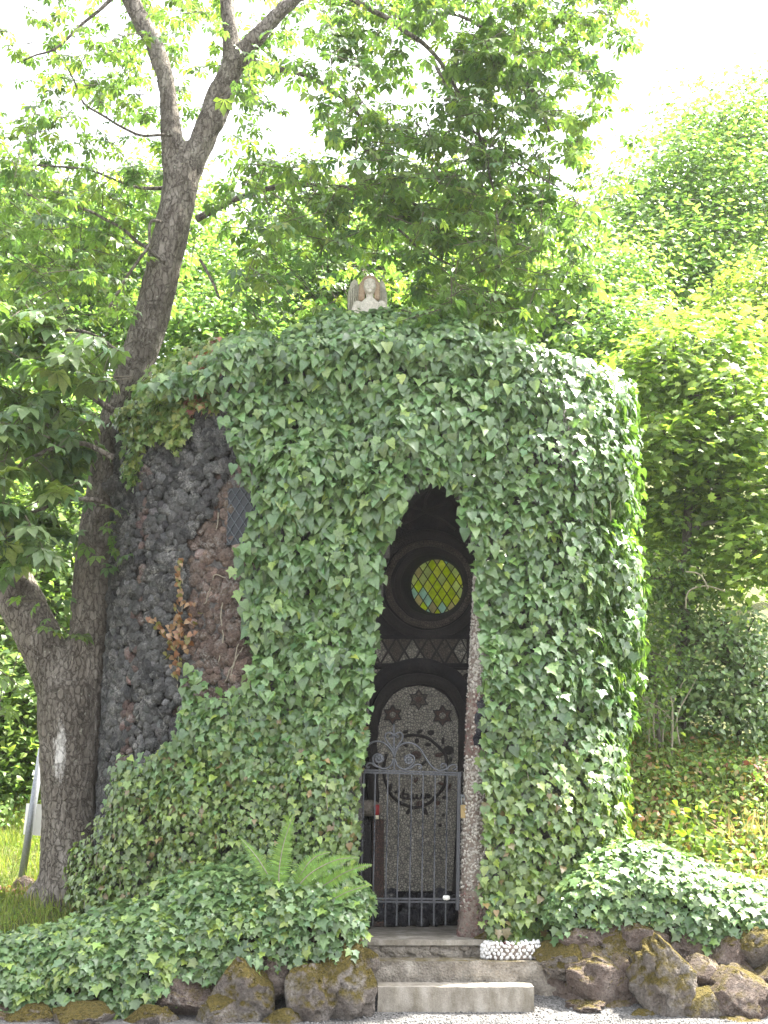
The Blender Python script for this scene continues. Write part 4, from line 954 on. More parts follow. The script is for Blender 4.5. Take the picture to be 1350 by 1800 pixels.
# ------------------------------------------------------------------ ivy mounds in front
def mound(name, label, top, bot, Yf, Yb, n, single, size, lab_soil, fall=0.0):
    top, bot = np.array(top, float), np.array(bot, float); x0, x1 = max(top[0, 0], bot[0, 0]), min(top[-1, 0], bot[-1, 0])
    def surf(u, t, out=0.0):
        x = x0 + (x1 - x0) * u; yt = np.interp(x, top[:, 0], top[:, 1]); yb = np.interp(x, bot[:, 0], bot[:, 1])
        # profile: from the lower lip outwards and up, then back over the top
        zb = np.array([P(a_, b_, Yf)[2] for a_, b_ in zip(x, yb)]); ztp = np.array([P(a_, b_, Yb)[2] for a_, b_ in zip(x, yt)])
        xf = np.array([P(a_, b_, Yf)[0] for a_, b_ in zip(x, yb)]); xb = np.array([P(a_, b_, Yb)[0] for a_, b_ in zip(x, yt)])
        k = np.sin(t * math.pi / 2); kk = 1 - np.cos(t * math.pi / 2)
        return np.column_stack((xf + (xb - xf) * kk, Yf + (Yb - Yf) * kk - out * 1, zb + (ztp - zb) * k))
    o = thing(name, label, 'ivy', P((x0 + x1) / 2, bot[len(bot) // 2, 1], (Yf + Yb) / 2), 'ivy mounds beside the steps')
    nu, nt_ = 50, 12; U, T_ = np.meshgrid(np.linspace(0, 1, nu), np.linspace(0, 1, nt_)); V = surf(U.ravel(), T_.ravel()); V[:, 1] += .06; V[:, 2] -= .05
    V = np.concatenate((V, V[-nu:] + (0, .5, -.35)))
    i = np.arange(nu * (nt_ + 1)).reshape(nt_ + 1, nu); F = np.stack((i[:-1, :-1], i[:-1, 1:], i[1:, 1:], i[1:, :-1]), -1).reshape(-1, 4); mobj('earth', V, F, M_SOIL, o)
    u, t = rng.random(n), rng.random(n) ** .9; W = surf(u, t); e = .02; du = surf(np.minimum(u + e, 1.02), t) - surf(u - e, t); dt = surf(u, np.minimum(t + e, 1.02)) - surf(u, t - e); N = unit(np.cross(du, dt)); N[N[:, 1] > .3] *= -1
    N[N[:, 2] < -.2] *= -1
    lump = noise(W, 2.6, 41, 2) * .5 + .5; dp_ = rng.random(n) ** .7; cb_, cd_ = clumps(W, N, 90, .08, .24, .11)
    W = W + N * (.02 + cb_ + (.03 + .10 * lump) * dp_)[:, None]; N = unit(N + cd_ * .7); W = W + rng.normal(0, .02, (n, 3)); W[:, 2] -= fall * (t < .12) * rng.random(n) * .22
    NN = N * .7 + np.array((0, -.12, .75)) + rng.normal(0, .28, (n, 3)); T = np.column_stack((rng.normal(0, .6, n), -np.ones(n) * .8, -.5 * np.ones(n))) + rng.normal(0, .25, (n, 3))
    colr = pick_colours(n, [(.12, .195, .078), (.155, .24, .10), (.085, .145, .06), (.23, .32, .08)], (.42, .3, .18, .10))
    leaf_plant(o, IVY_LOBED, W, NN, T, size * np.clip(np.exp(rng.normal(-.1, .32, n)), .4, 1.6), colr, M_IVY, 'foliage', single, dp_ ** 2)
    parts = []
    for k in range(30):
        a = surf(np.array([rng.random()]), np.array([0.02]))[0] + (0, -.06, 0); L = rng.uniform(.08, .3); parts.append(tube(a + np.column_stack((np.cumsum(rng.normal(0, .014, 6)), -.01 * np.arange(6), -np.linspace(0, L, 6))), .003, 4, False))
    V, F = cat_(parts); mobj('runners', V, F, M_STEM, o, True, kind='stuff')
    return o
mound('ivy', 'pale ivy mound spilling over the boulders left of the steps', [(-60, 1690), (0, 1672), (130, 1655), (220, 1622), (300, 1582), (360, 1555), (420, 1538), (500, 1535), (560, 1548), (610, 1580), (632, 1612)], [(-60, 1800), (0, 1790), (80, 1762), (160, 1745), (250, 1735), (350, 1700), (420, 1668), (500, 1648), (560, 1645), (632, 1660)], 10.14, 10.72, 12500, 260, .062, '', 1.0)
mound('ivy', 'ivy mound draped over the boulders right of the steps', [(985, 1622), (1000, 1590), (1040, 1545), (1090, 1520), (1130, 1513), (1180, 1530), (1230, 1560), (1290, 1585), (1400, 1598)], [(985, 1640), (1030, 1600), (1110, 1582), (1180, 1600), (1230, 1625), (1290, 1645), (1350, 1672), (1400, 1690)], 10.6, 11.05, 8000, 220, .060, '', .8)
# skirt of ivy on the ground along the chapel, left
# ------------------------------------------------------------------ boulders
def boulder(parent, x, y, rx, ry, Y, mat, seed, rough=.32, label=None):
    c_ = P(x, y, Y); k = mpp(c_); V, F = stone_mesh(1, 4 if rx > 47 else 3, rough, seed); fine = noise(V * 3, 2.2, seed + 5, 3); V = V * (1 + .12 * fine + .05 * noise(V * 9, 2.2, seed + 7, 2) - .16 * (1 - np.abs(noise(V, 1.9, seed + 21, 2))) ** 7)[:, None]
    rs = np.random.default_rng(seed)
    for _ in range(13):      # broken faces
        nv = unit(rs.normal(0, 1, 3)); dd = rs.uniform(.62, .9); ex = np.maximum(V @ nv - dd, 0); V = V - (ex * .92)[:, None] * nv
    V = V * (1 + .035 * noise(V * 6, 2.0, seed + 31, 3))[:, None] * 1.12
    V = V * np.array((rx * k, max(rx, ry) * k * .8, ry * k)) + c_
    o = mobj('boulder', V, F, mat, parent, True)
    return o
RWL = thing('boulder_wall', 'mossy lava boulders edging the path left of the steps', 'wall', P(430, 1790, 10.1), 'boulder walls along the path')
for k, (x, y, rx, ry, Y, mt) in enumerate(((432, 1752, 66, 62, 10.02, 0), (545, 1750, 48, 58, 9.98, 0), (608, 1728, 58, 66, 10.10, 0), (388, 1785, 48, 36, 9.9, 0), (150, 1790, 62, 34, 9.95, 0), (265, 1800, 52, 30, 9.9, 0), (330, 1748, 62, 48, 10.14, 1), (240, 1760, 60, 40, 10.2, 1), (480, 1720, 44, 42, 10.2, 1), (60, 1800, 50, 34, 10.0, 0), (560, 1690, 60, 34, 10.3, 0), (500, 1800, 40, 22, 9.86, 0), (640, 1690, 26, 24, 10.34, 0), (-20, 1790, 60, 44, 10.1, 1))):
    boulder(RWL, x, y, rx, ry, Y, M_ROCK2 if mt else M_ROCK, 100 + k)
RWR = thing('boulder_wall', 'brown lava boulders edging the path right of the steps', 'wall', P(1180, 1790, 10.2), 'boulder walls along the path')
for k, (x, y, rx, ry, Y, mt) in enumerate(((1005, 1685, 56, 46, 10.52, 0), (1050, 1725, 70, 60, 10.45, 1), (985, 1735, 34, 34, 10.5, 1), (1085, 1670, 56, 52, 10.55, 0), (1105, 1745, 50, 40, 10.40, 1), (1166, 1725, 58, 82, 10.25, 0), (1236, 1712, 38, 36, 10.30, 1), (1236, 1772, 42, 36, 10.12, 0), (1305, 1765, 66, 66, 10.15, 1), (1278, 1700, 50, 48, 10.45, 1), (1330, 1668, 50, 36, 10.45, 0), (1200, 1670, 60, 50, 10.6, 1), (1375, 1740, 60, 70, 10.3, 1), (1130, 1790, 24, 16, 10.1, 0), (1030, 1770, 40, 14, 10.25, 1), (1300, 1812, 60, 24, 9.95, 1), (960, 1712, 26, 30, 10.52, 0), (870, 1660, 40, 22, 10.8, 0), (1020, 1650, 40, 26, 10.5, 1), (1060, 1640, 50, 30, 10.58, 1), (1120, 1650, 46, 34, 10.5, 1), (975, 1690, 30, 26, 10.5, 1), (1040, 1690, 46, 30, 10.42, 1), (1090, 1715, 40, 36, 10.38, 1), (1015, 1750, 40, 24, 10.42, 1), (1070, 1765, 44, 18, 10.34, 1))):
    boulder(RWR, x, y, rx, ry, Y, M_ROCK2 if mt else M_ROCK, 200 + k, .34)
o = boulder(None, 45, 1556, 22, 15, 12.4, M_ROCK2, 300); o.name = 'field_stone'; o['label'] = 'low brown stone at the foot of the leaning signpost'; o['category'] = 'stone'

# ------------------------------------------------------------------ fern
M_FERN = leaf_mat('fern_frond', .4, (1.5, 1.6, .5), .5, .35)
fb = P(520, 1590, 10.35); FE = thing('fern', 'bright green fern fronds rising from the ivy beside the gate', 'fern', fb)
PIN = (np.array([(0, -.5, 0), (.25, -.42, .02), (1, .12, -.06), (.3, .5, .02), (0, .5, 0)], float), np.array([(0, 1, 2), (0, 2, 3), (0, 3, 4)]))
def frond(tips, Ys, wid):
    pth = smooth_path([P(x, y, Y) for (x, y), Y in zip(tips, Ys)], 8); m = len(pth); V, F = tube(pth, np.linspace(.006, .002, m), 5); fo = mobj('frond', V, F, M_STEM, FE)
    # pinnae
    d = np.concatenate(([0], np.cumsum(np.linalg.norm(np.diff(pth, axis=0), axis=1)))); L = d[-1]; pos, X, Y_, s = [], [], [], []
    for t in np.arange(.08, 1, .026 / L * .62):
        pt = np.array([np.interp(t * L, d, pth[:, a]) for a in range(3)]); tg = unit(np.array([np.interp(min(t + .03, 1) * L, d, pth[:, a]) for a in range(3)]) - np.array([np.interp(max(t - .03, 0) * L, d, pth[:, a]) for a in range(3)]))
        view = unit(pt - np.array((0, 0, 2.4))); side = unit(np.cross(tg, view)); w = wid * (math.sin(min(t * 1.25 + .18, 1) * math.pi * .5) if t < .5 else 1) * (1 - max(0, t - .35) / .65) ** .75 + .006
        for sg in (1, -1):
            pos.append(pt); X.append(unit(side * sg + tg * .28 + np.array((0, 0, -.10)))); Y_.append(tg * sg); s.append((w * rng.uniform(.9, 1.1), .022))
    X, Y_ = np.array(X), np.array(Y_); Zv = unit(np.cross(X, Y_)); Y2 = np.cross(Zv, X); vs, fs = [], []
    for j in range(len(pos)): vs.append(pos[j] + PIN[0][:, :1] * s[j][0] * X[j] + PIN[0][:, 1:2] * s[j][1] * Y2[j] + PIN[0][:, 2:] * s[j][0] * Zv[j]); fs.append(PIN[1] + 5 * j)
    cv = np.repeat(colours(len(pos), (.17, .29, .075), .12, .05), 5, 0); mobj('leaflets', np.concatenate(vs), np.concatenate(fs), M_FERN, fo, False, cv, kind='stuff')
B0, BY = (500, 1592), 10.2
frond([B0, (490, 1545), (498, 1485), (516, 1432)], (BY, 10.15, 10.12, 10.1), .115)
frond([B0, (472, 1540), (450, 1505), (424, 1475)], (BY, 10.15, 10.15, 10.15), .08)
frond([B0, (540, 1540), (590, 1512), (632, 1508)], (BY, 10.12, 10.05, 10.0), .085)
frond([(510, 1565), (560, 1560), (610, 1532), (655, 1520)], (BY, 10.2, 10.1, 10.05), .085)
frond([(520, 1575), (570, 1585), (610, 1568), (650, 1555)], (BY, 10.15, 10.05, 10.0), .06)
frond([(508, 1580), (530, 1535), (552, 1508), (580, 1498)], (BY, 10.15, 10.15, 10.15), .075)

# ------------------------------------------------------------------ angel statue on the roof
M_STAT = rock_mat('pale_stone_figure', (.50, .46, .38), (.62, .58, .50), (.72, .69, .62), scale=9, bumpd=.004)
M_WING = rock_mat('lichened_stone', (.36, .34, .26), (.48, .46, .37), (.58, .55, .47), scale=9, bumpd=.006)
M_HAIR = rock_mat('rusty_stone', (.30, .21, .14), (.40, .30, .21), (.48, .38, .29), scale=12, bumpd=.005)
def remeshed(parts, voxel, smooth_it=4):
    V, F = cat_(parts); me = mesh_data('tmp', V, F); o = bpy.data.objects.new('tmp', me); COL.objects.link(o)
    md = o.modifiers.new('r', 'REMESH'); md.mode = 'VOXEL'; md.voxel_size = voxel; md.use_smooth_shade = True
    if smooth_it: s_ = o.modifiers.new('s', 'SMOOTH'); s_.iterations = smooth_it; s_.factor = .5
    dg = bpy.context.evaluated_depsgraph_get(); ev = o.evaluated_get(dg); m2 = ev.to_mesh(); nv = len(m2.vertices)
    co = np.zeros(nv * 3, np.float32); m2.vertices.foreach_get('co', co); fs = [tuple(p_.vertices) for p_ in m2.polygons]
    ev.to_mesh_clear(); bpy.data.objects.remove(o); bpy.data.meshes.remove(me); return co.reshape(-1, 3).astype(float), fs
def ell(c, r, sub=2): return ICO[sub][0] * np.array(r) + np.array(c), ICO[sub][1]
AY = 11.6; hc = P(650, 503, AY); ks = mpp(hc)
ST = thing('angel_statue', 'pale stone angel with rust stained hair and raised wings on the roof', 'statue', hc - (0, 0, .75))
h = 17.5 * ks
body = [ell(hc, (.72 * h, .8 * h, 1.0 * h)), ell(hc + (0, -.72 * h, -.10 * h), (.12 * h, .26 * h, .28 * h)), ell(hc + (0, -.62 * h, -.48 * h), (.25 * h, .18 * h, .07 * h)), ell(hc + (0, -.55 * h, -.82 * h), (.26 * h, .22 * h, .18 * h)), ell(hc + (0, -.68 * h, .26 * h), (.50 * h, .20 * h, .09 * h)),
        ell(hc + (.33 * h, -.52 * h, -.32 * h), (.22 * h, .18 * h, .22 * h)), ell(hc + (-.33 * h, -.52 * h, -.32 * h), (.22 * h, .18 * h, .22 * h)), tube([hc - (0, 0, .7 * h), hc - (0, 0, 1.7 * h)], .38 * h, 12),
        tube([hc - (0, 0, 1.45 * h), hc - (0, 0, 2.2 * h), hc - (0, 0, 3.4 * h), hc - (0, 0, 5.5 * h)], [.55 * h, 1.25 * h, 1.15 * h, 1.5 * h], 16), ell(hc - (1.2 * h, 0, 2.1 * h), (.5 * h, .5 * h, .5 * h)), ell(hc - (-1.2 * h, 0, 2.1 * h), (.5 * h, .5 * h, .5 * h)),
        tube(smooth_path([hc - (1.35 * h, 0, 2.1 * h), hc - (1.5 * h, .3 * h, 3.2 * h), hc - (.7 * h, 1.0 * h, 3.9 * h), hc - (0, 1.25 * h, 3.6 * h)], 4), .36 * h, 10), tube(smooth_path([hc - (-1.35 * h, 0, 2.1 * h), hc - (-1.5 * h, .3 * h, 3.2 * h), hc - (-.7 * h, 1.0 * h, 3.9 * h), hc - (0, 1.25 * h, 3.6 * h)], 4), .36 * h, 10)]
V, F = remeshed(body, .007, 1); mobj('body', V, F, M_STAT, ST)
hair = [ell(hc + (0, .18 * h, .28 * h), (.92 * h, .9 * h, .95 * h)), tube(smooth_path([hc + (-.72 * h, 0, .3 * h), hc + (-.78 * h, .0, -.5 * h), hc + (-.85 * h, .05 * h, -1.6 * h)], 4), [.36 * h] * 8 + [.26 * h], 8), tube(smooth_path([hc + (.72 * h, 0, .3 * h), hc + (.74 * h, .0, -.5 * h), hc + (.7 * h, .05 * h, -1.5 * h)], 4), [.32 * h] * 8 + [.22 * h], 8)]
V, F = remeshed(hair, .008, 1); V[:, 1] = np.where((np.abs(V[:, 0] - hc[0]) < .55 * h) & (V[:, 2] < hc[2] + .5 * h), np.maximum(V[:, 1], hc[1] - .4 * h), V[:, 1]); mobj('hair', V, F, M_HAIR, ST)
for sg in (-1, 1):
    o_ = [(.95, -2.9), (1.0, -1.2), (1.05, 0), (1.25, .75), (1.55, 1.05), (1.95, .6), (2.2, -.5), (2.25, -1.8), (2.0, -3.2), (1.5, -4.2)]
    if sg > 0: o_ = [(x * .78, y - .1) for x, y in o_]
    f_ = np.array([hc + np.array((sg * x * h, .55 * h + .12 * (x - 1) * h, z_ * h)) for x, z_ in o_]); m = len(f_); V = np.concatenate((f_, f_ + (0, .2 * h, 0))); V[:m, 1] -= .05 * h
    wg_ = mobj('wing', V, [tuple(range(m)), tuple(range(2 * m - 1, m - 1, -1))] + [(k, m + k, m + (k + 1) % m, (k + 1) % m) for k in range(m)], M_WING, ST, False)
    for j in range(5):
        x_ = 1.15 + j * .23; x_ *= .78 if sg > 0 else 1
        V, F = tube([hc + np.array((sg * x_ * h, .46 * h, (.35 - .25 * abs(j - 1)) * h)), hc + np.array((sg * (x_ + .02) * h, .46 * h, (-2.6 - .1 * j) * h))], .09 * h, 6); mobj('feather', V, F, M_WING, wg_)
# ------------------------------------------------------------------ the chestnut tree on the left
TY = 12.2
TR = thing('chestnut_tree', 'big forked chestnut tree with pale scar beside the chapel', 'tree', P(118, 1575, TY))
def limb(pts, Y, n=5):
    c = []; r = []
    for p_ in pts:
        x, y, rad = p_[:3]; w = P(x, y, p_[3] if len(p_) > 3 else Y); c.append(w); r.append(rad * mpp(w) * (.96 if y > 1000 else .88))
    return smooth_path(c, n), smooth_path(np.array(r)[:, None], n)[:, 0]
trunk = [[(126, 1600, 66), (124, 1560, 57), (122, 1470, 52), (123, 1360, 54), (126, 1270, 60), (126, 1215, 58), (128, 1190, 40)],
         [(118, 1270, 40), (105, 1200, 44), (82, 1150, 42), (50, 1085, 42), (15, 1015, 41), (-40, 930, 38), (-110, 810, 33), (-170, 680, 28)],
         [(138, 1270, 38), (151, 1190, 43), (161, 1120, 43), (168, 1030, 42), (180, 900, 40), (203, 760, 37), (236, 650, 36), (266, 560, 35), (291, 450, 35), (311, 360, 35), (322, 300, 35), (328, 275, 24)],
         [(312, 330, 26), (304, 265, 24), (298, 200, 19), (291, 140, 18), (270, 75, 18.5), (242, 25, 18), (215, -40, 17), (185, -120, 14)],
         [(322, 325, 26), (343, 275, 26), (368, 215, 25), (392, 150, 23), (420, 105, 19), (460, 55, 16.5), (510, 5, 14), (560, -35, 12), (620, -70, 9)],
         [(372, 225, 20), (396, 170, 20), (404, 110, 17), (404, 50, 15), (396, -20, 14), (392, -90, 11)]]
tp = []
for t_ in trunk:
    c, r = limb(t_, TY); r = r * (1 + .05 * noise(c, 4, 3)); tp.append(tube(c, r, 14))
# root flare
for a_ in (200, 250, 300, 350, 20):
    c = P(118, 1560, TY); e = c + .42 * np.array((math.cos(math.radians(a_)), math.sin(math.radians(a_)), 0)); e[2] = H(e[0], e[1]) - .03; tp.append(tube([c + (0, 0, .25), (c + e) / 2 + (0, 0, .04), e], [.20, .13, .05], 8))
V, F = remeshed(tp, .028, 5)
nn = np.stack([noise(V * (1, 1, .3), 17, k, 3) for k in (1, 2, 3)], 1); V = V + nn * (.022, .022, .01)
TRK = mobj('trunk', V, F, M_BARK, TR)
hk = P(107, 1263, 11.93); mobj('knot_hole', ICO[2][0] * (.035, .03, .05) + hk + (0, .0, 0), ICO[2][1], M_BLK, TRK)
br = [([(345, 385, 9), (400, 356, 8), (470, 332, 7), (540, 324, 6.5), (610, 331, 6), (680, 345, 5), (760, 370, 4)], 11.9), ([(425, 108, 9), (500, 122, 7), (560, 142, 6), (610, 180, 5), (640, 220, 3.5)], 12.2), ([(282, 388, 4), (264, 390, 4), (262, 430, 4), (225, 480, 4), (190, 545, 3)], 11.9), ([(352, 455, 4), (366, 480, 4), (385, 525, 3)], 11.9),
      ([(560, -35, 9), (660, 20, 7), (740, 75, 6), (800, 150, 5), (845, 240, 4.5), (850, 330, 3.5)], 11.6), ([(700, 30, 6), (780, 20, 5), (860, 60, 4), (920, 140, 4), (965, 230, 3)], 11.4), ([(640, 335, 4), (700, 400, 3.5), (740, 440, 3), (800, 470, 2.5)], 11.6), ([(760, 100, 5), (800, 180, 4), (830, 230, 3), (900, 280, 2.5), (980, 330, 2)], 11.3), ([(850, 250, 3), (870, 350, 3), (880, 430, 2.5), (870, 520, 2)], 11.4),
      ([(215, -20, 6), (150, 40, 4), (90, 90, 3), (30, 110, 2)], 12), ([(300, 240, 4), (230, 230, 3.5), (150, 180, 3), (120, 120, 2)], 12), ([(200, 720, 9), (150, 690, 7), (90, 660, 6), (30, 640, 4)], 11.5), ([(195, 800, 8), (140, 780, 6), (80, 790, 5), (20, 830, 4)], 11.2), ([(180, 880, 7), (120, 880, 5), (60, 900, 4), (10, 930, 3)], 11.4), ([(290, 460, 5), (210, 400, 4), (130, 360, 3.5), (40, 340, 3)], 12), ([(310, 330, 6), (240, 330, 4), (160, 300, 3), (60, 290, 3)], 12.3), ([(230, 640, 6), (170, 590, 5), (110, 580, 4), (40, 590, 3)], 11.6)]
for pts, Y in br:
    c, r = limb(pts, Y, 6); r = r * .8; c += .02 * np.stack([noise(c, 5, k) for k in (1, 2, 3)], 1); V, F = tube(c, r, 7); mobj('branch', V, F, M_BARK, TR)
GX = np.arange(0, 1121, 80.); 
DEN = np.array([[.35, .4, .4, .6, .3, .5, .5, .8, .8, .8, 1, 1, .7, .6], [.3, .25, .7, .6, .3, .6, .4, .8, .55, .45, 1, 1, .7, .05], [.2, .35, .7, .5, .2, .5, .15, .6, .4, .2, .95, .95, .6, .1], [.5, .45, .4, .3, .15, .4, .4, .5, .7, .4, .85, .85, .55, .25],
                [.7, .7, .7, .5, .1, .6, .6, .8, .9, .8, .95, .9, .7, .45], [.7, .8, .7, .4, .1, .6, .7, .8, .8, .9, .95, .9, .75, .3], [.6, .7, .7, .3, .1, .6, .45, .45, .5, .8, .95, .9, .6, .1], [.6, .5, .4, .1, .1, .4, .3, .25, .2, .5, .8, .75, .25, 0]])
TPX = PX(np.concatenate([limb(t_, TY)[0] for t_ in trunk]))
tw_pos, tw_big, tw_y = [], [], []
while len(tw_pos) < 1230:
    x, y = rng.uniform(-60, 1120), rng.uniform(-60, 575)
    if rng.random() < DEN[int(np.clip(y // 72, 0, 7)), int(np.clip(x // 80, 0, 13))] ** 1.3:
        Y = rng.uniform(10.8, 12.8) if x > 330 else rng.uniform(11.2, 14.0)
        dtr = np.min(np.hypot(TPX[:, 0] - x, TPX[:, 1] - y))
        if dtr < 62 and rng.random() < .93: Y = rng.uniform(12.9, 14.5)
        if math.hypot(x - 648, y - 515) < 75: Y = rng.uniform(12.6, 14.0)
        tw_pos.append(P(x, y, Y)); tw_big.append(1.0)
LOW = [(-40, 545), (120, 555), (215, 575), (215, 640), (180, 720), (170, 800), (140, 860), (110, 930), (60, 985), (-40, 1000)]
while len(tw_pos) < 1340:
    x, y = rng.uniform(-60, 260), rng.uniform(540, 1000)
    if inpoly(np.array([[x, y]]), LOW)[0]: tw_pos.append(P(x, y, rng.uniform(10.6, 11.9))); tw_big.append(1.5)
for x, y, Y in [(190, 930, 11.75), (205, 965, 11.8), (175, 975, 11.75), (215, 915, 11.8), (225, 960, 11.8), (125, 1120, 11.7), (75, 1055, 11.7), (65, 985, 11.6), (20, 1195, 11.6), (0, 1235, 11.6), (90, 1095, 11.75), (185, 890, 11.7)]:
    tw_pos.append(P(x, y, Y)); tw_big.append(1.1)
tw_pos = np.array(tw_pos); tw_big = np.array(tw_big); pos, N, T, s, big = [], [], [], [], []; parts = []
for j, c in enumerate(tw_pos):
    k = rng.integers(4, 8) if j < 1340 else 4
    drift = unit(rng.normal(0, 1, 3) * (1, 1, .4) + (.3, -.2, -.5)); tip = c + drift * .22
    parts.append(tube([c - drift * .25 + rng.normal(0, .03, 3), c, tip], [.006, .004, .002], 4, False))
    for i in range(k):
        a_ = rng.uniform(0, 6.28); o_ = c + drift * rng.uniform(-.2, .25); d_ = unit(np.array((math.cos(a_), math.sin(a_), rng.uniform(-.7, .15))))
        pos.append(o_ + d_ * .07); T.append(d_ + np.array((0, 0, -.35))); N.append(np.array((0, 0, 1.)) + d_ * .45 + rng.normal(0, .25, 3)); s.append(rng.uniform(.085, .15) * tw_big[j]); big.append(tw_big[j])
        parts.append(tube([o_, o_ + d_ * .07], .002, 3, False))
# every spray hangs on a thin twig that grows from the nearest branch or spray
nodes = np.concatenate([limb(b_[0], b_[1], 6)[0] for b_ in br] + [limb(t_, TY)[0] for t_ in trunk[1:]]); todo = list(range(len(tw_pos)))
dist = np.array([np.min(np.linalg.norm(nodes - c_, axis=1)) for c_ in tw_pos]); near = np.array([nodes[np.argmin(np.linalg.norm(nodes - c_, axis=1))] for c_ in tw_pos]); done = np.zeros(len(tw_pos), bool)
for _ in range(len(tw_pos)):
    j = int(np.argmin(np.where(done, 1e9, dist))); done[j] = True; a_, b_ = near[j], tw_pos[j]; L = np.linalg.norm(b_ - a_)
    if L > .03: parts.append(tube(smooth_path([a_, a_ * .55 + b_ * .45 + rng.normal(0, .05 * min(L, 1), 3) + (0, 0, .08 * L), b_], 3), np.linspace(.0035 + .004 * min(L, 1.5), .003, 7), 3, False))
    d_ = np.linalg.norm(tw_pos - b_, axis=1); k_ = d_ < dist; dist[k_] = d_[k_]; near[k_] = b_
pos, N, T, s, big = map(np.array, (pos, N, T, s, big)); n = len(pos)
colr = pick_colours(n, [(.11, .175, .065), (.14, .21, .075), (.075, .13, .055), (.18, .24, .07)], (.4, .3, .2, .1))
bg_ = big > 1.3
leaf_plant(TR, CHESTNUT, pos[~bg_], N[~bg_], T[~bg_], s[~bg_], colr[~bg_], M_LEAF, 'crown', 150)
leaf_plant(TR, CHESTNUT_WIDE, pos[bg_], N[bg_], T[bg_], s[bg_], colr[bg_] * (.9, .9, 1.0), M_LEAF_DK, 'low_branch_foliage', 150)  # shade on the low branches is put into the leaf colour
V, F = cat_(parts); mobj('twigs', V, F, M_TWIG, TR, True, kind='stuff')

# ------------------------------------------------------------------ trees and shrubs behind
def bg_tree(name, label, cat, trunk, blobs, leafs, size, pal, wts, tmpl, single=0, mat=None, sub=.35, flat=.45, group=None, stems=None, perc=38, upb=.9, front=0.0):
    base = P(*trunk[0][:2], trunk[0][3]); o = thing(name, label, cat, base, group or {'hillside_tree': 'trees on the hillside', 'shrub': 'shrubs on the bank'}.get(name))
    tp = []
    c, r = limb(trunk, trunk[0][3]); V, F = tube(c, r, 9); V += .02 * noise(V, 6, 4)[:, None]; mobj('trunk', V, F, M_BARK, o)
    cs, ws = [], []
    for (x, y, Y, rx, ry, ryy) in blobs:
        c_ = P(x, y, Y); k = mpp(c_); cs.append((c_, np.array((rx * k, ryy, ry * k)))); ws.append(rx * ry)
    for c_, rad in cs:
        a_ = c[np.argmin(np.linalg.norm(c - c_, axis=1))]; V, F = tube(smooth_path([a_, (a_ + c_) / 2 + rng.normal(0, .15, 3), c_], 5), np.linspace(r[-1] * .9 + .01, .012, 11), 6); mobj('limb', V, F, M_BARK, o)
    ws = np.array(ws, float); ws /= ws.sum(); nsub = leafs // perc; pos, N = [], []; bi = rng.choice(len(cs), nsub, p=ws)
    twigs = []
    for j in bi:
        c_, rad = cs[j]; d_ = unit(rng.normal(0, 1, 3)); rr_ = rng.uniform(.25, 1.05) ** .45; q_ = c_ + d_ * rad * rr_ * (1 + .15 * rng.normal())
        sr = sub * rng.uniform(.6, 1.3); pts = rng.normal(0, 1, (perc, 3)) * np.array((sr, sr, sr * flat)); pts[:, 2] -= .25 * (pts[:, 0] ** 2 + pts[:, 1] ** 2) / max(sr, .01)
        pos.append(q_ + pts); N.append(np.tile(np.array((0, -front, upb)) + d_ * .5, (perc, 1)))
        if rng.random() < .35: twigs.append(tube([c_ + (q_ - c_) * .35, q_, q_ + rng.normal(0, sr * .5, 3)], [.012, .007, .003], 4, False))
    pos, N = np.concatenate(pos), np.concatenate(N); n = len(pos); N = N + rng.normal(0, .35, (n, 3)); T = rng.normal(0, 1, (n, 3)) + (0, -.3, -.4)
    q = PX(pos); kp = (q[:, 0] > -250) & (q[:, 0] < 1600) & (q[:, 1] > -250) & (q[:, 1] < 1900); pos, N, T = pos[kp], N[kp], T[kp]; n = len(pos)
    leaf_plant(o, tmpl, pos, N, T, size * rng.uniform(.6, 1.25, n), pick_colours(n, pal, wts), mat or M_FAR, 'crown', single)
    if twigs: V, F = cat_(twigs); mobj('twigs', V, F, M_TWIG, o, True, kind='stuff')
    for st in stems or []:
        c, r = limb(st, st[0][3], 5); V, F = tube(c, r, 5); mobj('stem', V, F, M_STEM, o)
    return o
YG = [(.15, .255, .07), (.20, .31, .09), (.10, .18, .055), (.26, .36, .11)]; YW = (.35, .3, .2, .15)
DG = [(.12, .19, .06), (.16, .24, .07), (.08, .13, .045), (.21, .29, .08)]
bg_tree('maple_tree', 'bright yellow green maple leaning over the bank right of the chapel', 'tree', [(1195, 1320, 12, 15.2), (1200, 1100, 10, 15.2), (1210, 900, 9, 15.2), (1220, 700, 6, 15.2)],
        [(1190, 640, 15.4, 110, 70, .9), (1300, 720, 15.0, 90, 90, .9), (1180, 780, 15.0, 80, 60, .8), (1290, 870, 15.2, 100, 60, .7), (1170, 900, 15.6, 80, 60, .7), (1260, 600, 16.0, 120, 60, .9), (1340, 960, 14.8, 70, 60, .8)], 13000, .105, [(.15, .23, .055), (.21, .30, .07), (.10, .16, .045), (.27, .36, .10)], YW, MAPLE, 300, sub=.36, flat=.2)
bg_tree('hillside_tree', 'tall pale tree on the hillside at the upper right', 'tree', [(1240, 900, 16, 24), (1240, 700, 13, 24), (1245, 500, 11, 24), (1250, 330, 7, 24)],
        [(1260, 250, 24, 110, 80, 2), (1180, 340, 23.5, 100, 70, 2), (1320, 380, 23, 110, 100, 2), (1140, 440, 23, 100, 70, 2), (1230, 480, 22, 90, 90, 1.6), (1090, 400, 25, 80, 80, 2), (1320, 220, 25, 80, 50, 2), (1100, 520, 22, 110, 70, 2)], 42000, .12, YG, YW, FARLEAF, 0, sub=.45)
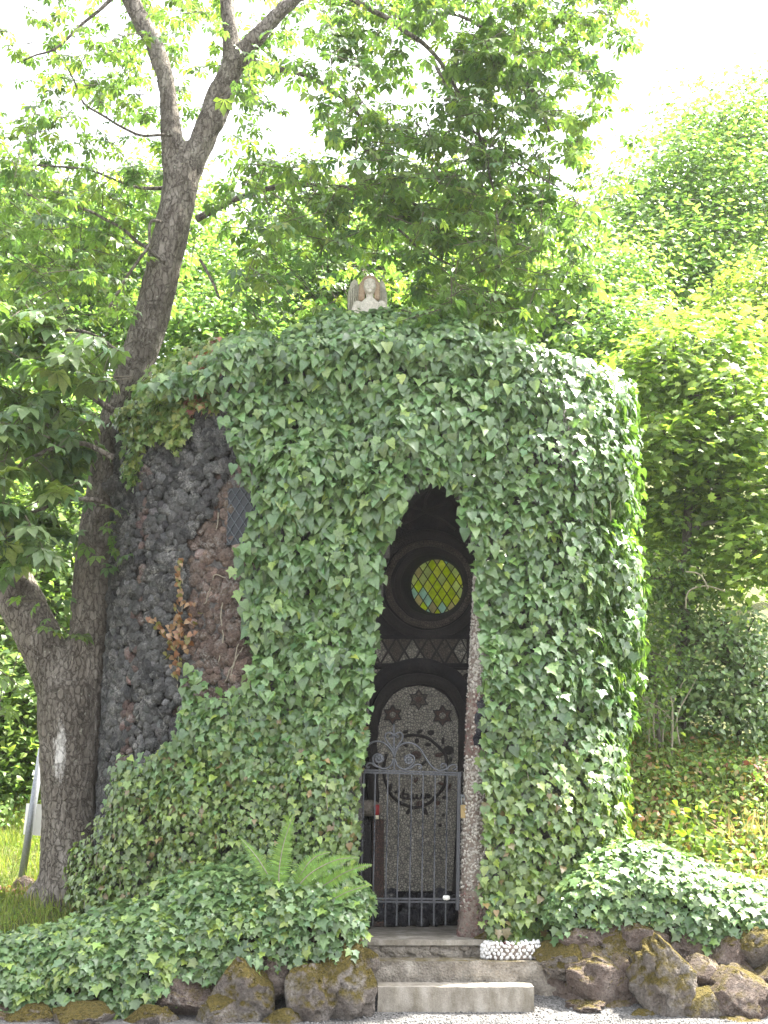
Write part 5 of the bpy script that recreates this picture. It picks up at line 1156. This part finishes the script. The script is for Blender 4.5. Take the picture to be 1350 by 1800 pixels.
bg_tree('hillside_tree', 'pale yellow tree in front of the tall one at the right edge', 'tree', [(1370, 1000, 14, 19), (1360, 700, 11, 19), (1350, 520, 7, 19)],
        [(1340, 520, 19, 80, 60, 1.2), (1310, 590, 18.5, 90, 60, 1.2), (1370, 640, 18, 80, 70, 1.2)], 14000, .10, [(.19, .27, .06), (.24, .32, .08), (.12, .18, .04)], (.4, .35, .25), FARLEAF, 0, sub=.35)
bg_tree('hillside_tree', 'sunlit tree behind the right shoulder of the chapel', 'tree', [(1000, 900, 14, 20), (1000, 700, 12, 20), (990, 560, 8, 20)],
        [(980, 560, 19.5, 110, 70, 1.5), (1080, 620, 18.5, 80, 80, 1.5), (900, 500, 20.5, 110, 70, 1.5), (1050, 500, 20, 90, 60, 1.5), (800, 540, 20, 100, 60, 1.5)], 30000, .105, YG, YW, FARLEAF, 0, sub=.4)
bg_tree('hillside_tree', 'sunlit tree behind the angel statue', 'tree', [(600, 900, 14, 22), (600, 650, 12, 22), (600, 470, 8, 22)],
        [(600, 460, 22, 120, 80, 1.8), (480, 500, 21.5, 110, 80, 1.8), (720, 480, 22, 110, 80, 1.8), (560, 380, 23, 120, 60, 1.8), (700, 370, 23.5, 110, 60, 1.8), (430, 590, 20, 110, 60, 1.5), (820, 400, 23, 90, 70, 1.8)], 38000, .115, YG, YW, FARLEAF, 0, sub=.45)
bg_tree('hillside_tree', 'sunlit tree behind the trunk of the chestnut', 'tree', [(150, 1200, 14, 21), (150, 800, 12, 21), (160, 500, 8, 21)],
        [(120, 420, 21, 130, 80, 1.8), (20, 480, 20.5, 110, 90, 1.8), (220, 480, 21, 100, 90, 1.8), (330, 430, 22, 90, 90, 1.8), (100, 580, 20, 130, 90, 1.6), (30, 700, 19, 110, 100, 1.5), (160, 760, 19, 110, 110, 1.5), (40, 360, 22, 110, 60, 1.8), (290, 340, 22, 80, 50, 1.6), (340, 560, 20, 80, 70, 1.5)], 48000, .115, YG, YW, FARLEAF, 0, sub=.45)
bg_tree('understorey_tree', 'shaded leafy tree seen between the two stems of the chestnut', 'tree', [(60, 1500, 10, 17), (60, 1300, 9, 17), (70, 1100, 7, 17)],
        [(60, 1050, 17, 110, 90, 1.2), (20, 900, 17, 100, 90, 1.2), (150, 950, 17.5, 90, 100, 1.2), (10, 1220, 16, 80, 90, 1.2), (110, 1180, 17, 90, 90, 1.2), (40, 1330, 16, 70, 60, .8)], 16000, .115, DG, YW, FARLEAF, 0, sub=.35)
bg_tree('shrub', 'dark glossy leaved shrub on the bank at the right edge', 'shrub', [(1300, 1345, 5, 15.1), (1300, 1260, 5, 15.1), (1300, 1180, 4, 15.1)],
        [(1240, 1110, 15.2, 70, 50, .6), (1310, 1120, 15.0, 80, 60, .7), (1200, 1190, 15.2, 60, 50, .6), (1290, 1200, 15.0, 90, 55, .6), (1345, 1240, 14.9, 70, 60, .6), (1160, 1100, 15.4, 60, 50, .6), (1250, 1245, 15.0, 70, 30, .5)], 8000, .075, [(.15, .225, .085), (.19, .27, .11), (.105, .165, .065)], (.4, .3, .3), OVATE, 120, M_IVY, sub=.26, flat=.5, front=.4)
bg_tree('shrub', 'tangled thin stemmed shrub between the chapel and the bank', 'shrub', [(1160, 1335, 4, 14.4), (1155, 1260, 4, 14.4), (1150, 1200, 3, 14.4)],
        [(1120, 1040, 14.6, 60, 60, .5), (1130, 1140, 14.4, 60, 50, .5), (1110, 1220, 14.2, 45, 60, .5), (1160, 1000, 15, 70, 50, .6), (1210, 1020, 15.4, 80, 50, .6)], 5200, .07, DG, YW, OVATE, 60, sub=.2,
        stems=[[(1180, 1335, 2.2, 14.2), (1182, 1270, 2.2), (1178, 1220, 1.8), (1160, 1190, 1.4)], [(1155, 1330, 2, 14.3), (1148, 1280, 2), (1150, 1240, 1.5), (1140, 1200, 1.3)], [(1195, 1310, 1.8, 14.3), (1190, 1260, 1.6), (1215, 1210, 1.3), (1225, 1190, 1)], [(1165, 1328, 1.8, 14.4), (1168, 1270, 1.8), (1200, 1200, 1.4)], [(1140, 1320, 1.8, 14.3), (1140, 1260, 1.6), (1120, 1200, 1.4)], [(1130, 1230, 1.6, 14.2), (1160, 1245, 1.5), (1178, 1262, 1.2)], [(1205, 1070, 1.8, 14.2), (1210, 1040, 1.8), (1240, 1030, 1.6), (1275, 1040, 1.4)], [(1245, 1035, 1.8, 14), (1230, 1010, 1.6), (1205, 1005, 1.4)]])
bg_tree('bush', 'low sunny bush behind the signpost on the left', 'bush', [(20, 1470, 6, 16), (20, 1430, 5, 16), (25, 1400, 4, 16)], [(10, 1400, 16, 60, 50, .7), (60, 1430, 16.4, 50, 40, .7), (-20, 1450, 15.5, 60, 40, .6)], 4200, .07, YG, YW, OVATE, 40, sub=.2)

# a dense wood higher up closes the hillside
n = 52000; x = rng.uniform(-24, 26, n); y = rng.uniform(26, 44, n); z = H(x, y) + rng.uniform(0, 1, n) ** .8 * (5.5 + 2.0 * noise(np.column_stack((x, y, 0 * x)), .25, 3, 2) + .8 * noise(np.column_stack((x, y, 0 * x)), .8, 5, 2)) * np.interp(x, (-24, 3, 8, 14, 26), (1.0, 1.0, .55, 1.0, 1.0))
pos = np.column_stack((x, y, z)); R = frames(rng.normal(0, .5, (n, 3)) + (0, -.2, .9), rng.normal(0, 1, (n, 3)))
q = PX(pos); kp = (q[:, 0] > -200) & (q[:, 0] < 1550) & (q[:, 1] < 1500); pos, R = pos[kp], R[kp]; n = len(pos)
V, F, C = batch(FARLEAF, pos, R, rng.uniform(.18, .34, n), pick_colours(n, YG, YW)); mobj('hillside_wood', V, F, M_FAR, None, True, C, kind='stuff', label='pale sunlit wood covering the hillside behind everything', category='wood')

# ------------------------------------------------------------------ bank, grass, small plants
def scatter(name, label, cat, poly, Y0, Y1, n, tmpl, size, pal, wts, mat, lift=(.0, .25), upr=False, thin=None):
    """low plants rooted in the ground wherever the photograph's outline 'poly' falls on it"""
    x0, y0 = np.array(poly).min(0); x1, y1 = np.array(poly).max(0); X = rng.uniform(-6, 6, n * 6); Y = rng.uniform(Y0, Y1, n * 6); g = np.column_stack((X, Y, H(X, Y))); q = PX(g); k = inpoly(q, poly); g = g[k][:n]; m = len(g)
    hgt = rng.uniform(*lift, m) * (.6 + .8 * (noise(g, 1.6, 7, 2) * .5 + .5)); p = g + np.column_stack((rng.normal(0, .02, m), rng.normal(0, .02, m), hgt))
    if upr: N = rng.normal(0, 1, (m, 3)) * (1, 1, .2); T = np.column_stack((rng.normal(0, .3, m), rng.normal(0, .3, m), np.ones(m))); p[:, 2] -= hgt
    else: N = rng.normal(0, .45, (m, 3)) + (0, -.3, .9); T = rng.normal(0, 1, (m, 3)) + (0, -.4, -.1)
    # patches of colour
    pn = noise(g, 1.3, 13, 2); wts = np.array(wts, float); i = np.array([rng.choice(len(pal), p=wts / wts.sum()) for _ in range(m)]) if m else np.zeros(0, int)
    V, F, C = batch(tmpl, p, frames(N, T), size * rng.uniform(.6, 1.35, m), colours(m, np.array(pal)[i], .18, .06)); return mobj(name, V, F, mat, None, True, C, kind='stuff', label=label, category=cat)
BANK = [(1040, 1300), (1360, 1290), (1400, 1600), (1060, 1620)]
scatter('bank_herbs', 'mixed yellow green herbs covering the bank right of the chapel', 'herbs', BANK, 11.4, 15.6, 14000, OVATE, .066, [(.18, .26, .08), (.24, .32, .10), (.13, .20, .065), (.34, .27, .13), (.32, .17, .11)], (.34, .28, .2, .12, .06), M_GRASS, (.02, .30))
scatter('bank_grass', 'thin grass stalks among the herbs of the bank', 'grass', BANK, 11.4, 15.6, 1800, BLADE, .28, [(.16, .20, .05), (.26, .22, .09), (.12, .16, .04)], (.5, .25, .25), M_GRASS, (.0, .02), True)
scatter('lawn_grass', 'short sunny grass round the foot of the chestnut', 'grass', [(-60, 1380), (180, 1400), (300, 1580), (300, 1650), (-60, 1720)], 10.6, 17, 16000, BLADE, .13, [(.15, .20, .045), (.20, .24, .06), (.11, .15, .035), (.26, .23, .11)], (.4, .3, .2, .1), M_GRASS, (0, .01), True)
scatter('lawn_clover', 'low clover leaves and weeds in the lawn on the left', 'weeds', [(-60, 1380), (180, 1400), (300, 1580), (300, 1650), (-60, 1720)], 10.6, 17, 5000, OVATE, .04, [(.13, .20, .045), (.20, .26, .06)], (.6, .4), M_GRASS, (0, .06))
def tuft(name, label, cat, x, y, Y, n, spread, hgt, pal, tmpl=BLADE, mat=None, size=.3):
    b = P(x, y, Y); b[2] = H(b[0], b[1]); o = thing(name, label, cat, b)
    for k in range(n):
        p = b + rng.normal(0, 1, 3) * (spread, spread * .6, 0)
        if tmpl is not BLADE: p[2] += rng.random() * hgt
        d = np.array([[rng.normal(0, .45), rng.normal(0, .35), 1.0]]) if tmpl is BLADE else rng.normal(0, 1, (1, 3)); N = rng.normal(0, 1, (1, 3)) + (np.array((0, 0, 0)) if tmpl is BLADE else np.array((0, -.4, .8)))
        if k < 6: VAR.append(mesh_data('leaf', tmpl[0], tmpl[1], mat or M_GRASS, True, np.tile(pal[k % len(pal)], (len(tmpl[0]), 1))))
        place('leaf', VAR[-1 - k % min(6, k + 1)], o, p, frames(N, d)[0], size * rng.uniform(.7, 1.2))
    return o
VAR = []
tuft('dry_grass', 'tan dry grass tuft on the bank at the right edge', 'grass tuft', 1305, 1470, 13.0, 60, .16, .3, [(.42, .32, .17), (.36, .26, .13), (.46, .36, .22)], size=.42)
tuft('red_leaved_plant', 'dark red leaved plant on the bank at the right edge', 'plant', 1330, 1370, 13.8, 50, .14, .35, [(.22, .06, .05), (.28, .10, .07), (.16, .05, .05)], OVATE, M_IVY, .08)
tuft('red_leaved_plant', 'pinkish brown leafy plant below the dry grass tuft', 'plant', 1335, 1500, 12.6, 36, .12, .2, [(.30, .14, .10), (.25, .12, .08)], OVATE, M_IVY, .07)
tuft('rusty_plant', 'rust orange seeding dock plants beside the chapel on the bank', 'plant', 1145, 1430, 13.0, 70, .22, .45, [(.34, .16, .07), (.28, .15, .06), (.38, .24, .10)], OVATE, M_IVY, .06)
tuft('leafy_plant', 'tall fresh green weed in the middle of the bank', 'plant', 1225, 1500, 12.6, 90, .17, .75, [(.18, .27, .05), (.14, .22, .045), (.22, .30, .06)], OVATE, M_GRASS, .10)
tuft('reddish_plant', 'pink stonecrop patch left of the chestnut trunk', 'plant', 12, 1590, 12.2, 60, .14, .10, [(.36, .16, .13), (.30, .16, .10), (.34, .22, .14)], OVATE, M_IVY, .05)
tuft('dead_stalks', 'dry brown stalks between the chestnut trunk and the ivy', 'grass tuft', 165, 1600, 11.6, 30, .09, .3, [(.30, .22, .12), (.24, .17, .09)], size=.38)
tuft('yellow_weed', 'yellow green weed behind the right ivy mound', 'plant', 1285, 1580, 11.3, 60, .2, .25, [(.26, .30, .06), (.20, .26, .05)], OVATE, M_GRASS, .06)

# ------------------------------------------------------------------ leaning signpost
SG = thing('signpost', 'leaning grey metal post with blank white sign seen from behind', 'signpost', P(37, 1548, 12.7))
a, b = P(37, 1552, 12.7), P(70, 1340, 12.7); d = (b - a); V, F = tube([a - d * .05, b + d * .12], 6.6 * mpp(a), 14); mobj('post', V, F, M_IRON_LT, SG)
c4 = [P(40, 1412, 12.66), P(76, 1414, 12.66), P(71, 1470, 12.66), P(34, 1467, 12.66)]; V = np.array(c4 + [p_ + (0, .012, 0) for p_ in c4])
V[:, 1] += .13; mobj('panel', V, [(0, 1, 2, 3), (7, 6, 5, 4), (0, 4, 5, 1), (1, 5, 6, 2), (2, 6, 7, 3), (3, 7, 4, 0)], M_PANEL, SG, False)

# ------------------------------------------------------------------ thin added volume that imitates pale glare
m_glare = bpy.data.materials.new('glare'); m_glare.use_nodes = True; hn = m_glare.node_tree; hn.nodes.clear(); h_out = hn.nodes.new('ShaderNodeOutputMaterial'); v_glare = hn.nodes.new('ShaderNodeVolumePrincipled')
v_glare.inputs['Density'].default_value = .0004; v_glare.inputs['Color'].default_value = (.96, .98, 1, 1); v_glare.inputs['Anisotropy'].default_value = .35; hn.links.new(v_glare.outputs[0], h_out.inputs['Volume'])
V, F = box((-125, -125, -1.2), (125, 155, 40)); mobj('glare', V, F, m_glare, None, False, kind='stuff', label='thin added haze filling the air', category='glare')
